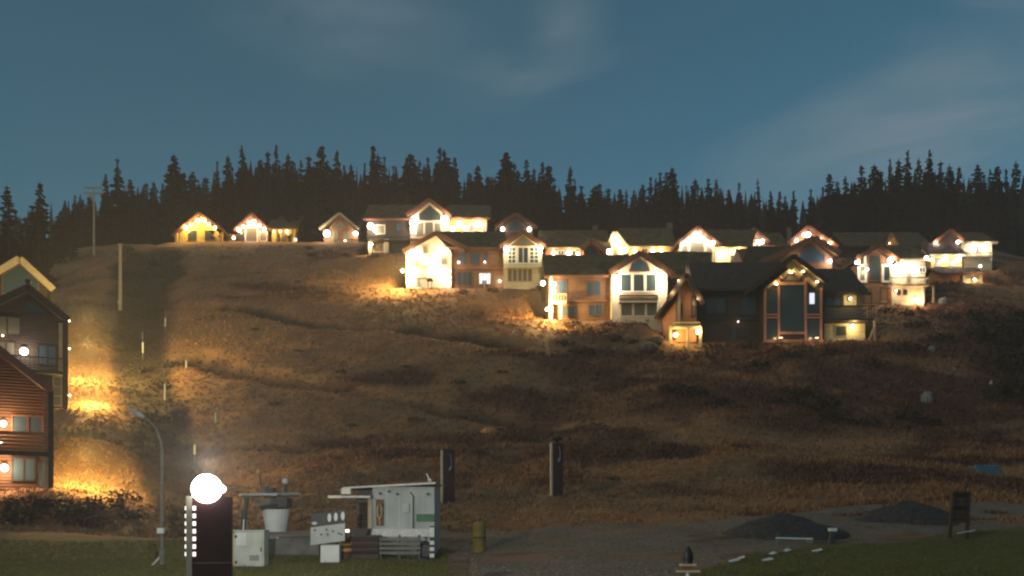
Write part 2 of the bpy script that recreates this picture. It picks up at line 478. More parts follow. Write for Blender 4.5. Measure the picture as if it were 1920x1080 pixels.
class House:
    def __init__(self, name, label, uc, vb, D=None, group=None, cat='house', pad=None, mg=3.0, depth=10.0, yaw=0.0, pdep=None):
        self.D = D if D else row_D(vb)
        self.dep = depth
        self.O = Vector((gx(uc, self.D), self.D, gz(vb, self.D)))
        self.e = empty(name, self.O, label, cat, group)
        self.yaw = yaw; self.uc = uc
        self.e.rotation_euler = (0, 0, yaw)
        self.s = self.D / F
        if pad:
            PADS.append((gx(pad[0], self.D), gx(pad[1], self.D), self.D - 0.3, self.D + (pdep or depth), self.O.z - 0.05, mg))
    def t(self, u, d):
        c, s_ = math.cos(self.yaw), math.sin(self.yaw)
        return (d - s_ * self.O.x + c * self.O.y) / (c - s_ * (u - 960.0) / F)
    def X(self, u, d=0.0):
        t = self.t(u, d)
        return math.cos(self.yaw) * (t * (u - 960.0) / F - self.O.x) + math.sin(self.yaw) * (t - self.O.y)
    def Z(self, v, d=0.0): return gz(v, self.t(self.uc, d)) - self.O.z
    def wall(self, u0, u1, v0, v1, m, y0=0.0, y1=None, name='wall', low=0.0):
        y1 = self.dep if y1 is None else y1
        return MB().box(self.X(u0, y0), self.X(u1, y0), y0, y1, self.Z(v1, y0) - low, self.Z(v0, y0)).build(name, M[m], self.e)
    def gable(self, u0, u1, vb, ve, ua, va, m, y0=0.0, y1=None, roof='roof_brown', barge='trim_brown', ov=0.7, ovx=0.0, th=0.28, low=1.5, uL=None, vL=None, uR=None, vR=None, front=0.9, bw=0.3):
        """gable end facing the viewer: wall u0..u1 up to eave row ve at the walls, apex (ua, va); roof ends at uL/vL, uR/vR"""
        y1 = self.dep if y1 is None else y1
        X, Z = (lambda u: self.X(u, y0)), (lambda v: self.Z(v, y0))
        dz = th + 0.03
        MB().prism_y([(X(u0), Z(vb) - low), (X(u1), Z(vb) - low), (X(u1), Z(ve) - dz), (X(ua), Z(va) - dz), (X(u0), Z(ve) - dz)], y0, y1).build('wall', M[m], self.e)
        uL = u0 - 8 if uL is None else uL
        uR = u1 + 8 if uR is None else uR
        vL = va + (ve - va) * (ua - uL) / max(ua - u0, 1) if vL is None else vL
        vR = va + (ve - va) * (uR - ua) / max(u1 - ua, 1) if vR is None else vR
        yf, yb = y0 - front, y1 + 0.5
        top = (X(ua), Z(va)); L = (X(uL), Z(vL)); R = (X(uR), Z(vR))
        b = MB()
        b.slab((L[0], yf, L[1]), (L[0], yb, L[1]), (top[0], yb, top[1]), (top[0], yf, top[1]), th, 10, 4, 0.05)
        b.slab((R[0], yf, R[1]), (R[0], yb, R[1]), (top[0], yb, top[1]), (top[0], yf, top[1]), th, 10, 4, 0.05)
        b.build('roof', M[roof], self.e)
        for P in (L, R):
            MB().beam((P[0], yf - 0.05, P[1] - bw * .35), (top[0], yf - 0.05, top[1] - bw * .35), 0.08, bw).build('bargeboard', M[barge], self.e)
    def eaves(self, u0, u1, vb, ve, vr, m, y0=0.0, y1=None, roof='turf', ur0=None, ur1=None, low=1.5, ov=0.7, th=0.3, fascia='trim_brown', wall=True, ovx=0.6, jit=0.08):
        """long side facing the viewer: wall up to the eave row ve (at the overhang), ridge shows at row vr"""
        y1 = self.dep if y1 is None else y1
        ym = (y0 + y1) / 2
        ze = self.Z(ve, y0 - ov); zr = self.Z(vr, ym)
        slope = (zr - ze) / (ym - y0 + ov)
        zw = ze + slope * ov - th * 1.15
        x0, x1 = self.X(u0, y0), self.X(u1, y0)
        if wall:
            MB().prism_x([(y0, self.Z(vb, y0) - low), (y1, self.Z(vb, y0) - low), (y1, zw), (ym, zr - th * 1.15), (y0, zw)], x0, x1).build('wall', M[m], self.e)
        r0 = self.X(ur0, ym) if ur0 is not None else x0 - ovx
        r1 = self.X(ur1, ym) if ur1 is not None else x1 + ovx
        e0, e1 = x0 - ovx, x1 + ovx
        b = MB()
        nu = max(4, int(abs(e1 - e0) / 0.6))
        b.slab((e0, y0 - ov, ze), (e1, y0 - ov, ze), (r1, ym, zr), (r0, ym, zr), th, nu, 8, jit)
        b.slab((e0, y1 + ov, ze), (e1, y1 + ov, ze), (r1, ym, zr), (r0, ym, zr), th, nu, 3, jit)
        b.build('roof', M[roof], self.e)
        MB().beam((e0, y0 - ov - 0.05, ze - th * .4), (e1, y0 - ov - 0.05, ze - th * .4), 0.08, th * 1.05).build('fascia', M[fascia], self.e)
    def window(self, u0, u1, v0, v1, nx=1, ny=1, frame='trim_brown', pane='glass', y=0.0, fw=0.11, arch=False):
        x0, x1, z0, z1 = self.X(u0, y), self.X(u1, y), self.Z(v1, y), self.Z(v0, y)
        f = MB()
        f.box(x0 - fw, x0, y - 0.10, y + 0.02, z0 - fw, z1 + fw); f.box(x1, x1 + fw, y - 0.10, y + 0.02, z0 - fw, z1 + fw)
        f.box(x0, x1, y - 0.10, y + 0.02, z1, z1 + fw); f.box(x0, x1, y - 0.13, y + 0.02, z0 - fw, z0)
        for i in range(1, nx):
            xm = x0 + (x1 - x0) * i / nx
            f.box(xm - fw * .4, xm + fw * .4, y - 0.09, y + 0.02, z0, z1)
        for i in range(1, ny):
            zm = z0 + (z1 - z0) * i / ny
            f.box(x0, x1, y - 0.085, y + 0.015, zm - fw * .4, zm + fw * .4)
        w_ = f.build('window', M[frame], self.e)
        MB().box(x0 + .001, x1 - .001, y - 0.045, y + 0.01, z0 + .001, z1 - .001).build('pane', M[pane], w_)
        return w_
    def poly_pane(self, pts, pane='glass', frame='trim_brown', y=0.0, fw=0.14):
        q = [(self.X(u, y), self.Z(v, y)) for u, v in pts]
        f = MB()
        for a, b in zip(q, q[1:] + q[:1]):
            f.beam((a[0], y - 0.05, a[1]), (b[0], y - 0.05, b[1]), 0.12, fw)
        w_ = f.build('window', M[frame], self.e)
        MB().prism_y(q, y - 0.03, y + 0.01).build('pane', M[pane], w_)
    def lamp(self, u, v, power=300, col=WARM, y=-0.16, r=3.2, m='lamp', off=0.42, dz=-0.05):
        """wall lantern: back plate, arm and bright globe, its light just in front"""
        if self.D > 137: power *= 1.5; r *= 1.12
        power *= rnd.uniform(.7, 1.35); r *= rnd.uniform(.72, 1.2)
        col = (1.0, col[1] * rnd.uniform(.95, 1.03), col[2] * rnd.uniform(.85, 1.15))
        p = Vector((self.X(u, y), y, self.Z(v, y)))
        rr = r * self.s
        b = MB(); b.box(-.09, .09, .12, .17, -.16, .16); b.beam((0, .12, rr + .03), (0, 0, rr + .03), .05, .05)
        b.box(-rr * .5, rr * .5, -rr * .5, rr * .5, rr * .92, rr + .06)
        lo = b.build('wall_lamp', M['black'], self.e, p)
        MB().ball((0, 0, 0), rr, 10, 6).build('globe', M[m], lo, smooth=True)  # globe swollen so its shape carries the lamp's glare
        point_light(lo, (0, -rr - off, dz), power * LP, col, 0.15)
        return lo
    def beam(self, a, b, wd=0.2, h=0.2, m='trim_red', y=-0.06, name='timber'):
        return MB().beam((self.X(a[0], y), y, self.Z(a[1], y)), (self.X(b[0], y), y, self.Z(b[1], y)), wd, h).build(name, M[m], self.e)
    def balcony(self, u0, u1, vt, vf, out_=1.3, m='trim_brown', y=0.0, gap=0.35, solid=False):
        yf = y - out_
        x0, x1 = self.X(u0, yf), self.X(u1, yf)
        zf, zt_ = self.Z(vf, yf), self.Z(vt, yf)
        bal = MB().box(x0, x1, yf, y - 0.005, zf - 0.22, zf).build('balcony', M[m], self.e)
        b = MB()
        if solid:
            k = max(2, int((zt_ - zf) / 0.2))
            for i in range(k):
                za = zf + (zt_ - zf) * i / k
                b.box(x0, x1, yf, yf + 0.05, za + 0.02, za + (zt_ - zf) / k - 0.03)
        b.box(x0, x1, yf - 0.02, yf + 0.08, zt_ - .07, zt_ + .03)
        n = max(2, int((x1 - x0) / gap))
        for i in range(n + 1):
            xx = x0 + (x1 - x0) * i / n
            b.box(xx - .025, xx + .025, yf + .051, yf + .10, zf + .001, zt_ - .071)
        b.box(x0, x0 + .05, yf + .1, y - .005, zt_ - .06, zt_ + .02); b.box(x1 - .05, x1, yf + .1, y - .005, zt_ - .06, zt_ + .02)
        b.build('railing', M[m], bal)
        return bal
    def chimney(self, u0, u1, v0, v1, y=3.0, m='stone'):
        c = MB().box(self.X(u0, y), self.X(u1, y), y, y + 0.9, self.Z(v1, y), self.Z(v0, y))
        c.box(self.X(u0, y) - .08, self.X(u1, y) + .08, y - .08, y + .98, self.Z(v0, y) + .002, self.Z(v0, y) + .14)
        c.build('chimney', M[m], self.e)
    def post(self, u, v0, v1, wd=0.22, m='trim_brown', y=-0.8, name='post'):
        x = self.X(u, y)
        return MB().box(x - wd / 2, x + wd / 2, y - wd / 2, y + wd / 2, self.Z(v1, y), self.Z(v0, y)).build(name, M[m], self.e)

# ================================================================== the houses
# --- two golden cabins on the crest
h = House('cabin', 'golden cabin at the crest with two small dark windows under a lit stepped gable', 372, 456, pad=(328, 446), depth=9)
h.gable(336, 411, 456, 434, 376, 401, 'log_yellow', uL=326, vL=443, uR=423, vR=434, roof='roof_brown', barge='trim_red', bw=.5)
for a in ((354, 367.5), (385.5, 399)):
    h.window(a[0], a[1], 433, 449.5, 2, 3, 'trim_dark', 'glass')
for u, v in ((349, 427.5), (359, 421.5), (371, 414), (383, 413), (392, 420.5), (403, 427)):
    h.lamp(u, v, 260, YEL, y=-0.35, r=3.2)
h.post(331, 436, 456, .5, 'log_yellow', y=-.7); h.post(416, 436, 456, .4, 'log_yellow', y=-.7)
h.wall(420, 441, 441, 455, 'log_red', y0=2.0, y1=7)
h.eaves(420, 442, 455, 440, 431, 'log_red', y0=1.9, y1=7, roof='roof_brown', wall=False, ov=.4)
h.lamp(438.5, 446, 110, YEL, y=1.6, r=2.2)
h.window(424, 430, 445, 452, 1, 1, 'trim_dark', 'glass_blue', y=2.0)

h = House('cabin', 'crest cabin with one tall dark middle window and a turf roofed side wing', 500, 456, pad=(440, 562), depth=9)
h.gable(446, 502, 456, 434, 474, 402, 'log_brown', uL=441, vL=434, uR=507, vR=432, barge='trim_red', bw=.5)
h.window(461.5, 482, 427, 453, 1, 1, 'trim_cream', 'glass_warm', fw=.22)
h.window(488, 500, 435, 452, 1, 1, 'trim_cream', 'glass_warm')
h.window(447, 456, 436, 452, 1, 1, 'trim_dark', 'glass')
h.poly_pane([(464, 424), (480, 424), (473, 412)], 'glass_warm', 'trim_cream')
for u, v in ((448, 431), (456.5, 425), (466, 416.5), (477.5, 415.5), (486.5, 423), (496, 429.5)):
    h.lamp(u, v, 240, WARM, y=-0.35, r=3.0)
h.eaves(509, 554, 456, 427, 403, 'log_yellow', y0=.6, y1=8, roof='turf', fascia='trim_red', ov=1.0)
for u in (514, 526, 538):
    h.lamp(u, 434, 90, YEL, y=.3, r=2.0)
h.lamp(554.5, 449.5, 60, WARM, y=.3, r=1.6)
for u in (520, 532, 548): h.post(u, 430, 456, .25, 'log_brown', y=-.1)
h.window(519.5, 524, 440, 452, 1, 1, 'trim_dark', 'glass', y=.6); h.window(529, 536, 438, 450, 1, 1, 'trim_dark', 'glass_warm', y=.6); h.window(543, 547, 440, 452, 1, 1, 'trim_dark', 'glass', y=.6)

# --- small cabin with glazed gable
h = House('cabin', 'small glazed cabin, a lamp at each gable corner, beside the wide turf roofed house', 640, 456, pad=(600, 682), depth=10)
h.gable(607, 672, 456, 434, 638, 401, 'log_brown', uL=600, vL=431, uR=676, vR=432, barge='trim_pale', bw=.4)
h.window(621, 634, 433, 454, 2, 1, 'trim_brown', 'glass_warm'); h.window(643, 658, 433, 454, 2, 1, 'trim_brown', 'glass_warm')
h.poly_pane([(624, 428), (652, 428), (638, 410)], 'glass_warm', 'trim_brown')
h.lamp(613, 438, 420, WHITE, r=5, m='lamp_white'); h.lamp(667, 438, 380, WHITE, r=5, m='lamp_white'); h.lamp(647, 451, 60, WARM, r=1.8)
h.eaves(642, 672, 440, 425, 403, 'log_brown', y0=4, y1=12, roof='roof_brown', wall=False)
h.wall(626, 686, 457, 472, 'stone', y0=-1.6, y1=2)
h.balcony(626, 684, 449, 457, 2.2, 'trim_brown')

# --- wide turf house with stone lower floor
h = House('house', 'wide turf roofed house with a lit stone lower floor at its dark end', 790, 480, pad=(688, 914), depth=11)
h.eaves(688, 768, 447.5, 410, 384, 'log_dark', roof='turf', fascia='trim_red', low=.2)
h.eaves(838, 913, 452, 408.5, 385, 'log_yellow', roof='turf', fascia='trim_red', low=4)
h.wall(691, 765, 448, 480, 'stone', y0=-.05, y1=8)
h.window(701, 719, 455, 472, 1, 1, 'trim_cream', 'glass'); h.window(734, 759, 453, 472, 2, 1, 'trim_dark', 'glass_blue', y=-.05)
h.post(694.5, 449, 479, .6, 'trim_cream', y=-.8); h.post(725, 449, 478, .8, 'trim_cream', y=-.5)
h.window(706, 721, 423, 438, 1, 1, 'trim_cream', 'glass_warm'); h.window(743, 752, 420, 433, 1, 1, 'trim_dark', 'glass_blue')
h.balcony(691, 765, 444, 449, 1.6, 'trim_dark')
h.lamp(695, 424, 480, WHITE, r=5.5, m='lamp_white'); h.lamp(703, 432, 160, WHITE, r=3.5, m='lamp_white')
h.lamp(697, 458, 200, WARM, y=-1.2, r=2.2)
h.gable(769, 841, 462, 405, 806, 376, 'cream', y0=-1.0, y1=9, uL=763, vL=404, uR=846, vR=406, barge='trim_red', bw=.6, low=2)
h.poly_pane([(786, 413), (826, 413), (826, 402), (806, 386), (786, 402)], 'glass', 'trim_brown', y=-1.0)
h.window(781, 794, 418, 440, 1, 1, 'trim_cream', 'glass_warm', y=-1.0); h.window(797, 812, 417, 440, 1, 1, 'trim_cream', 'glass_warm', y=-1.0); h.window(815, 827, 418, 440, 1, 1, 'trim_cream', 'glass_warm', y=-1.0)
h.balcony(768, 842, 440, 446, 1.2, 'trim_pale', y=-1.0)
h.lamp(773.5, 418, 520, WHITE, y=-1.2, r=5.5, m='lamp_white'); h.lamp(834, 412, 600, WHITE, y=-1.2, r=6, m='lamp_white')
for u in (862, 897.5): h.lamp(u, 420, 420, WHITE, r=5.5, m='lamp_white')
h.lamp(849, 429, 160, WHITE, r=3.5, m='lamp_white'); h.lamp(873, 428, 120, WHITE, r=3, m='lamp_white')
h.window(880, 889, 420, 434, 1, 1, 'trim_cream', 'glass_warm'); h.window(905, 910, 422, 434, 1, 1, 'trim_cream', 'glass_warm')

# --- house whose dark glass gable shows behind
h = House('house', 'brown gable with dark glass and two small lamps, showing behind a turf roof', 967, 456, D=146, pad=(925, 1010), depth=9)
h.gable(938, 999, 470, 421, 967, 402, 'log_dark', uL=928, vL=427, uR=1007, vR=428, barge='trim_red', bw=.6)
h.poly_pane([(948, 434), (986, 434), (984, 424), (967, 411), (950, 424)], 'glass', 'trim_brown')
h.lamp(942.5, 430, 130, WHITE, r=4.2, m='lamp_pink'); h.lamp(992.5, 430, 130, WHITE, r=4.2, m='lamp_pink')

# --- front left house with the glaring white end
h = House('house', 'big turf roofed house with a glaring white lit gable end over a terrace', 890, 543, pad=(757, 1022), depth=11)
h.eaves(842, 946, 543, 464, 434, 'log_brown', roof='turf', ur0=820, ur1=946, ov=.8)
h.gable(762, 846, 541, 468, 818, 438, 'cream', y0=-1.2, y1=9, uL=757, vL=472, uR=873, vR=466, barge='trim_brown', bw=.7, roof='roof_brown', ov=.6)
h.window(768, 786, 486, 498, 2, 1, 'trim_cream', 'glass_warm', y=-1.2); h.window(828, 838, 478, 496, 1, 1, 'trim_pale', 'glass_warm', y=-1.2); h.window(793, 801, 462, 475, 1, 1, 'trim_pale', 'glass_warm', y=-1.2)
h.balcony(764, 803, 483, 498, 1.1, 'trim_cream', y=-1.2); h.balcony(768, 800, 509, 517, .9, 'trim_cream', y=-1.2)
h.window(772, 788, 514, 534, 2, 1, 'trim_cream', 'glass_warm', y=-1.2)
for u, v, p in ((775, 474, 330), (832, 470, 330), (812, 502, 420), (840, 520, 420), (772, 522, 380), (805, 490, 200)):
    h.lamp(u, v, p, WHITE, y=-1.5, r=4.5, m='lamp_white')
h.lamp(755, 508, 6500, YEL, y=-.8, r=3, m='lamp_white', off=1.4)
for u0, u1 in ((860.5, 874.5), (882, 899.5), (906, 914)):
    h.window(u0, u1, 474, 495, 2 if u1 - u0 > 10 else 1, 1, 'trim_brown', 'glass_blue')
for u, v in ((860, 492), (909, 491)): h.lamp(u, v, 30, WHITE, r=2.2, m='lamp_pink')
h.beam((843, 503), (945, 503), .25, .35, 'trim_brown', y=-.12)
h.window(899, 919, 513, 532, 3, 1, 'trim_pale', 'lit_window'); h.window(858, 885, 510, 535, 3, 1, 'trim_brown', 'glass')
h.lamp(937, 527, 70, WHITE, r=3, m='lamp_pink')
h.gable(944, 1017, 538, 462, 981, 436, 'cream', y0=-1.6, y1=9, uL=937, vL=464, uR=1024, vR=464, barge='trim_brown', bw=.6)
for u0, u1 in ((953.5, 966), (972, 990), (994, 1009)):
    h.window(u0, u1, 464.5, 493, 2, 4 if u1 - u0 < 16 else 1, 'trim_cream', 'glass', y=-1.6, fw=.13)
h.poly_pane([(958, 460), (1004, 460), (981, 443)], 'glass_warm', 'trim_brown', y=-1.6)
h.balcony(944, 1018, 494, 498, 1.0, 'trim_cream', y=-1.6)
for i in range(5):
    h.window(953 + i * 9.4, 959 + i * 9.4, 505, 527, 1, 1, 'trim_pale', 'glass_warm', y=-1.6)
h.lamp(950, 467, 330, WHITE, y=-1.9, r=4.8, m='lamp_white'); h.lamp(1013, 465, 420, WHITE, y=-1.9, r=5.5, m='lamp_white')

# --- long low row house with lamps under the eave
h = House('house', 'long low turf roofed house with three lamps under its eave and a small arched dormer', 1078, 492, D=142, pad=(1015, 1140), depth=10)
h.eaves(1018, 1138, 492, 464, 432, 'board_orange', roof='turf', fascia='trim_pale')
for u, v in ((1038, 474), (1066.5, 474.5), (1084, 476)): h.lamp(u, v, 200, WARM, r=4.0, m='lamp_white')
h.gable(1094, 1124, 492, 465, 1107, 449, 'board_orange', y0=-1.3, y1=4, uL=1087, vL=468, uR=1131, vR=468, barge='board_orange', bw=.9, roof='roof_brown')
h.poly_pane([(1095, 480), (1119, 480), (1119, 471), (1107, 464), (1095, 471)], 'glass', 'trim_dark', y=-1.3)
h.chimney(1112, 1121, 424, 446, 5)
h.window(1047, 1057, 470, 482, 2, 1, 'trim_cream', 'glass'); h.window(1073, 1079, 470, 482, 1, 1, 'trim_cream', 'glass')

# --- narrow bright gable house with long eave
h = House('house', 'house with a narrow glaring pointed gable and a long lamp lit eave to its right', 1200, 490, D=145, pad=(1136, 1264), depth=10)
h.gable(1141, 1170, 490, 460, 1152, 436, 'cream', y0=-1.0, y1=8, uL=1133, vL=470, uR=1178, vR=468, barge='trim_pale', bw=.6, roof='roof_brown')
for u, v, p in ((1151, 446, 330), (1159, 457, 330), (1141, 472, 240), (1172, 470, 200)): h.lamp(u, v, p, WARM, y=-1.3, r=4.2, m='lamp_white')
h.window(1150, 1157, 463, 480, 1, 1, 'trim_pale', 'glass_warm', y=-1.0)
h.eaves(1178, 1262, 490, 462, 428, 'log_yellow', roof='turf', fascia='trim_pale', ur0=1160)
for u, v in ((1190, 471.5), (1224, 471), (1240, 471)): h.lamp(u, v, 180, WARM, r=3.6, m='lamp_white')
h.window(1204, 1214, 467, 478, 2, 1, 'trim_pale', 'glass'); h.chimney(1251, 1261, 419, 440, 5)

# --- arched lights gable
h = House('house', 'house with a fan of lights over its tall window and a bright right wing', 1330, 500, D=141, pad=(1262, 1402), depth=10)
h.gable(1274, 1340, 500, 454, 1306, 428, 'cream', y0=-.9, y1=9, uL=1264, vL=460, uR=1350, vR=462, barge='trim_brown', bw=.5)
h.window(1294, 1320, 455, 474, 1, 1, 'trim_cream', 'glass_warm', y=-.9, fw=.2); h.window(1278, 1289, 461, 474, 1, 1, 'trim_cream', 'glass_warm', y=-.9); h.window(1325, 1335, 461, 474, 1, 1, 'trim_cream', 'glass_warm', y=-.9)
for u, v in ((1280, 457.5), (1298, 449), (1301, 442), (1311, 438.5), (1318, 446), (1336, 456)): h.lamp(u, v, 150, WHITE, y=-1.3, r=3.8, m='lamp_white')
h.eaves(1342, 1399, 498, 463.5, 431, 'cream', roof='turf', fascia='trim_pale', ur1=1420)
for u, v in ((1353, 474.5), (1383, 472.5)): h.lamp(u, v, 420, WARM, r=4.2, m='lamp_white')
h.window(1370, 1376, 479, 492, 1, 1, 'trim_pale', 'glass'); h.balcony(1343, 1398, 492, 498, .8, 'trim_pale')

# --- front middle house
h = House('house', 'turf roofed house with three windows above three in its cream middle gable', 1150, 603, pad=(1020, 1262), depth=11, mg=2.5)
h.eaves(1029, 1150, 603, 516.5, 478, 'log_brown', roof='turf', ur0=1016, fascia='trim_brown', ur1=1180)
h.eaves(1245, 1322, 603, 517, 472, 'log_brown', roof='turf', ur0=1215, ur1=1336, fascia='trim_brown', y0=.4, y1=11)
h.gable(1147, 1251, 601, 510, 1199, 474, 'cream', y0=-1.4, y1=9, uL=1142, vL=511, uR=1262, vR=516, barge='trim_brown', bw=.8)
h.poly_pane([(1180, 509), (1218, 509), (1213, 494), (1199, 484), (1185, 494)], 'glass_blue', 'trim_brown', y=-1.4)
for u0, u1 in ((1164, 1183), (1188, 1207), (1212, 1230)):
    h.window(u0, u1, 515, 546, 1, 1, 'trim_cream', 'glass', y=-1.4, fw=.16)
for u0, u1 in ((1165, 1185), (1189, 1209), (1213, 1232)):
    h.window(u0, u1, 568, 592, 1, 1, 'trim_cream', 'glass_warm', y=-1.4, fw=.16)
h.balcony(1162, 1234, 553, 563, 1.0, 'trim_brown', y=-1.4, solid=True)
h.beam((1162, 565.5), (1234, 565.5), .12, .22, 'trim_cream', y=-2.35)
h.lamp(1155.5, 521, 700, WHITE, y=-1.7, r=5, m='lamp_white'); h.lamp(1236.5, 516, 800, WHITE, y=-1.7, r=5.5, m='lamp_white'); h.lamp(1156, 538, 320, WHITE, y=-1.7, r=3.5, m='lamp_white'); h.lamp(1240, 538, 320, WHITE, y=-1.7, r=3.5, m='lamp_white')
h.window(1047, 1062, 527, 548, 1, 1, 'trim_brown', 'glass_blue'); h.window(1102, 1125, 528, 554, 2, 1, 'trim_brown', 'glass_blue')
h.window(1048, 1078, 575, 593, 2, 1, 'trim_brown', 'glass_blue'); h.window(1105, 1128, 572, 591, 2, 1, 'trim_brown', 'glass_blue')
h.beam((1030, 564), (1147, 564), .2, .3, 'trim_brown', y=-.12)
h.balcony(1031, 1062, 551, 564, 1.1, 'trim_cream'); h.post(1033, 518, 603, .3, 'trim_cream', y=-.9); h.post(1051, 566, 603, .25, 'trim_cream', y=-.9)
h.lamp(1038, 533, 650, WHITE, y=-.3, r=5.5, m='lamp_white'); h.lamp(1037, 546, 300, WHITE, y=-.3, r=4, m='lamp_white'); h.lamp(1018, 531, 330, WHITE, y=.3, r=4, m='lamp_white')
h.lamp(1026, 580, 5000, YEL, y=-.6, r=3, m='lamp_white', off=1.0)
h.lamp(1248, 592, 260, WHITE, y=-1.0, r=3.0, m='lamp_white')

# --- dark front house with red framed glass gable
h = House('house', 'dark front house with a tall glass gable in red timber framing', 1450, 644, pad=(1262, 1640), depth=12, mg=2.0)
h.eaves(1306, 1432, 644, 541, 492, 'log_dark', roof='shingle', fascia='trim_dark', y0=.3, y1=13, ur0=1290, ur1=1470)
h.gable(1431, 1544, 644, 527, 1483, 482, 'log_dark', y0=-1.5, y1=11, uL=1400, vL=545, uR=1546, vR=530, barge='trim_dark', bw=.6, roof='shingle', front=1.1)
yb = -1.5
for u, va, vb_ in ((1434.5, 540, 640), (1460, 521, 640), (1510.5, 521, 640), (1539.5, 540, 640)):
    h.beam((u, vb_), (u, va), .26, .22, 'timber_red', y=yb - .1)
h.beam((1461, 532), (1509.5, 532), .2, .38, 'timber_red', y=yb - .12)
for u0, u1 in ((1436.5, 1458), (1512.5, 1538)):
    h.beam((u0, 590), (u1, 590), .2, .18, 'timber_red', y=yb - .12); h.beam((u0, 595.5), (u1, 595.5), .2, .18, 'timber_red', y=yb - .12)
h.beam((1462, 624.5), (1508.5, 624.5), .2, .3, 'timber_red', y=yb - .12)
h.beam((1431, 640), (1544, 640), .4, .36, 'timber_red', y=yb - .2)
h.beam((1466, 522), (1483, 507), .2, .22, 'timber_red', y=yb - .14); h.beam((1500, 522), (1483, 507), .2, .22, 'timber_red', y=yb - .14)
h.window(1463, 1508, 536.5, 621, 1, 1, 'trim_dark', 'glass', y=yb)
h.window(1437.5, 1457, 545, 587, 1, 1, 'trim_dark', 'glass', y=yb); h.window(1513.5, 1537, 545, 587, 1, 1, 'trim_dark', 'glass', y=yb)
h.window(1437.5, 1457, 599, 636, 1, 1, 'trim_dark', 'glass', y=yb); h.window(1513.5, 1537, 599, 636, 1, 1, 'trim_dark', 'glass', y=yb)
h.poly_pane([(1467, 527), (1503, 527), (1483, 512)], 'glass_warm', 'trim_dark', y=yb)
lw = MB().box(h.X(1509), h.X(1518), yb - .14, yb - .16, h.Z(576), h.Z(556)).build('lit_pane', M['lit_window'], h.e)  # small bluish lit window pane
for (a, b) in (((1437, 541), (1455, 527)), ((1464, 519), (1480, 507)), ((1487, 505), (1503, 517)), ((1513, 522), (1529, 537))):
    h.beam(a, b, .5, .34, 'trim_pale', y=yb - .35, name='soffit_board')
for u, v in ((1446, 541), (1473, 520), (1495, 518), (1521, 537)):
    lo = MB().box(-.14, .14, -.1, .1, -.03, .06).build('downlight', M['lamp'], h.e, (h.X(u), yb - .5, h.Z(v)))
    point_light(lo, (0, -.15, .05), 120, YEL, .08)
for u in (1452, 1518):
    lo = MB().box(-.2, .2, -.1, .1, -.05, .05).build('downlight', M['soffit_light'], h.e, (h.X(u), yb - .9, h.Z(641)))
    point_light(lo, (0, -.5, .3), 60, WARM, .1)
h.gable(1267, 1306, 610, 548, 1284, 516, 'board_orange', y0=-1.6, y1=9, uL=1250, vL=563, uR=1316, vR=571, barge='trim_dark', bw=.6, roof='shingle', low=2.0)
h.window(1272, 1278, 571, 592, 1, 3, 'trim_brown', 'glass', y=-1.6); h.window(1298, 1303, 556, 592, 1, 2, 'log_red', 'glass_warm', y=-1.6)
h.post(1273, 540, 611, .3, 'trim_pale', y=-1.9)
h.balcony(1262, 1313, 604, 611, .9, 'trim_pale', y=-1.6)
for u in (1257, 1290, 1313): h.post(u, 611, 652, .3, 'trim_pale', y=-2.3)
h.lamp(1267, 628, 300, YEL, y=-2.0, r=4.6); h.lamp(1309, 622, 260, YEL, y=-2.0, r=4.2)
for u, v in ((1272, 526), (1260, 548.5), (1308, 560)): h.lamp(u, v, 70, WARM, y=-2.3, r=1.6, m='lamp_pink')
h.lamp(1384, 603, 6, WHITE, y=.1, r=1.5, m='lamp_pink')
h.window(1325, 1360, 560, 588, 2, 1, 'trim_dark', 'glass', y=.3); h.window(1372, 1380, 615, 643, 1, 1, 'trim_dark', 'glass', y=.3); h.window(1388, 1420, 556, 590, 2, 1, 'trim_dark', 'glass', y=.3)
h.beam((1308, 597), (1430, 597), .2, .3, 'trim_dark', y=.15)
h.eaves(1545, 1618, 600, 549, 504, 'grey_board', roof='shingle', fascia='trim_dark', y0=.2, y1=11, ur0=1495, ur1=1595, low=0)
h.wall(1546, 1622, 598, 644, 'cream', y0=.2, y1=8)
h.wall(1582, 1606, 553, 573, 'cream', y0=.05, y1=.35)  # pale patch: lamplight on the balcony put into the wall colour
h.balcony(1546, 1640, 573, 597, 1.8, 'trim_dark', y=.2, solid=False)
h.window(1567, 1586, 612, 630, 1, 1, 'trim_pale', 'glass', y=.2); h.window(1549, 1576, 556, 574, 2, 1, 'trim_dark', 'glass_blue', y=.2)
h.lamp(1598, 612, 170, YEL, y=-.1, r=3.4); h.lamp(1594, 560, 60, YEL, y=-.4, r=2.4)
h.post(1640, 597, 644, .2, 'trim_pale', y=-1.5); h.beam((1627, 643), (1640, 612), .14, .14, 'trim_pale', y=-1.5)

# --- brown gable behind the dark house
h = House('house', 'brown roofed house with dark glass gable and one white lamp, behind the red framing', 1500, 560, D=124, pad=(1412, 1572), depth=11)
h.gable(1432, 1560, 575, 478, 1522, 446, 'log_brown', uL=1412, vL=499, uR=1571, vR=476, barge='trim_brown', bw=.8)
h.poly_pane([(1497, 492), (1546, 492), (1546, 478), (1522, 459), (1500, 475)], 'glass_blue', 'trim_brown')
h.lamp(1555.5, 490, 460, WHITE, r=5.5, m='lamp_white'); h.lamp(1493, 482, 60, WHITE, r=3, m='lamp_pink')
h.eaves(1395, 1436, 575, 497, 462, 'log_brown', y0=1, y1=10, roof='roof_brown', ur0=1402, ur1=1480, ov=.6)

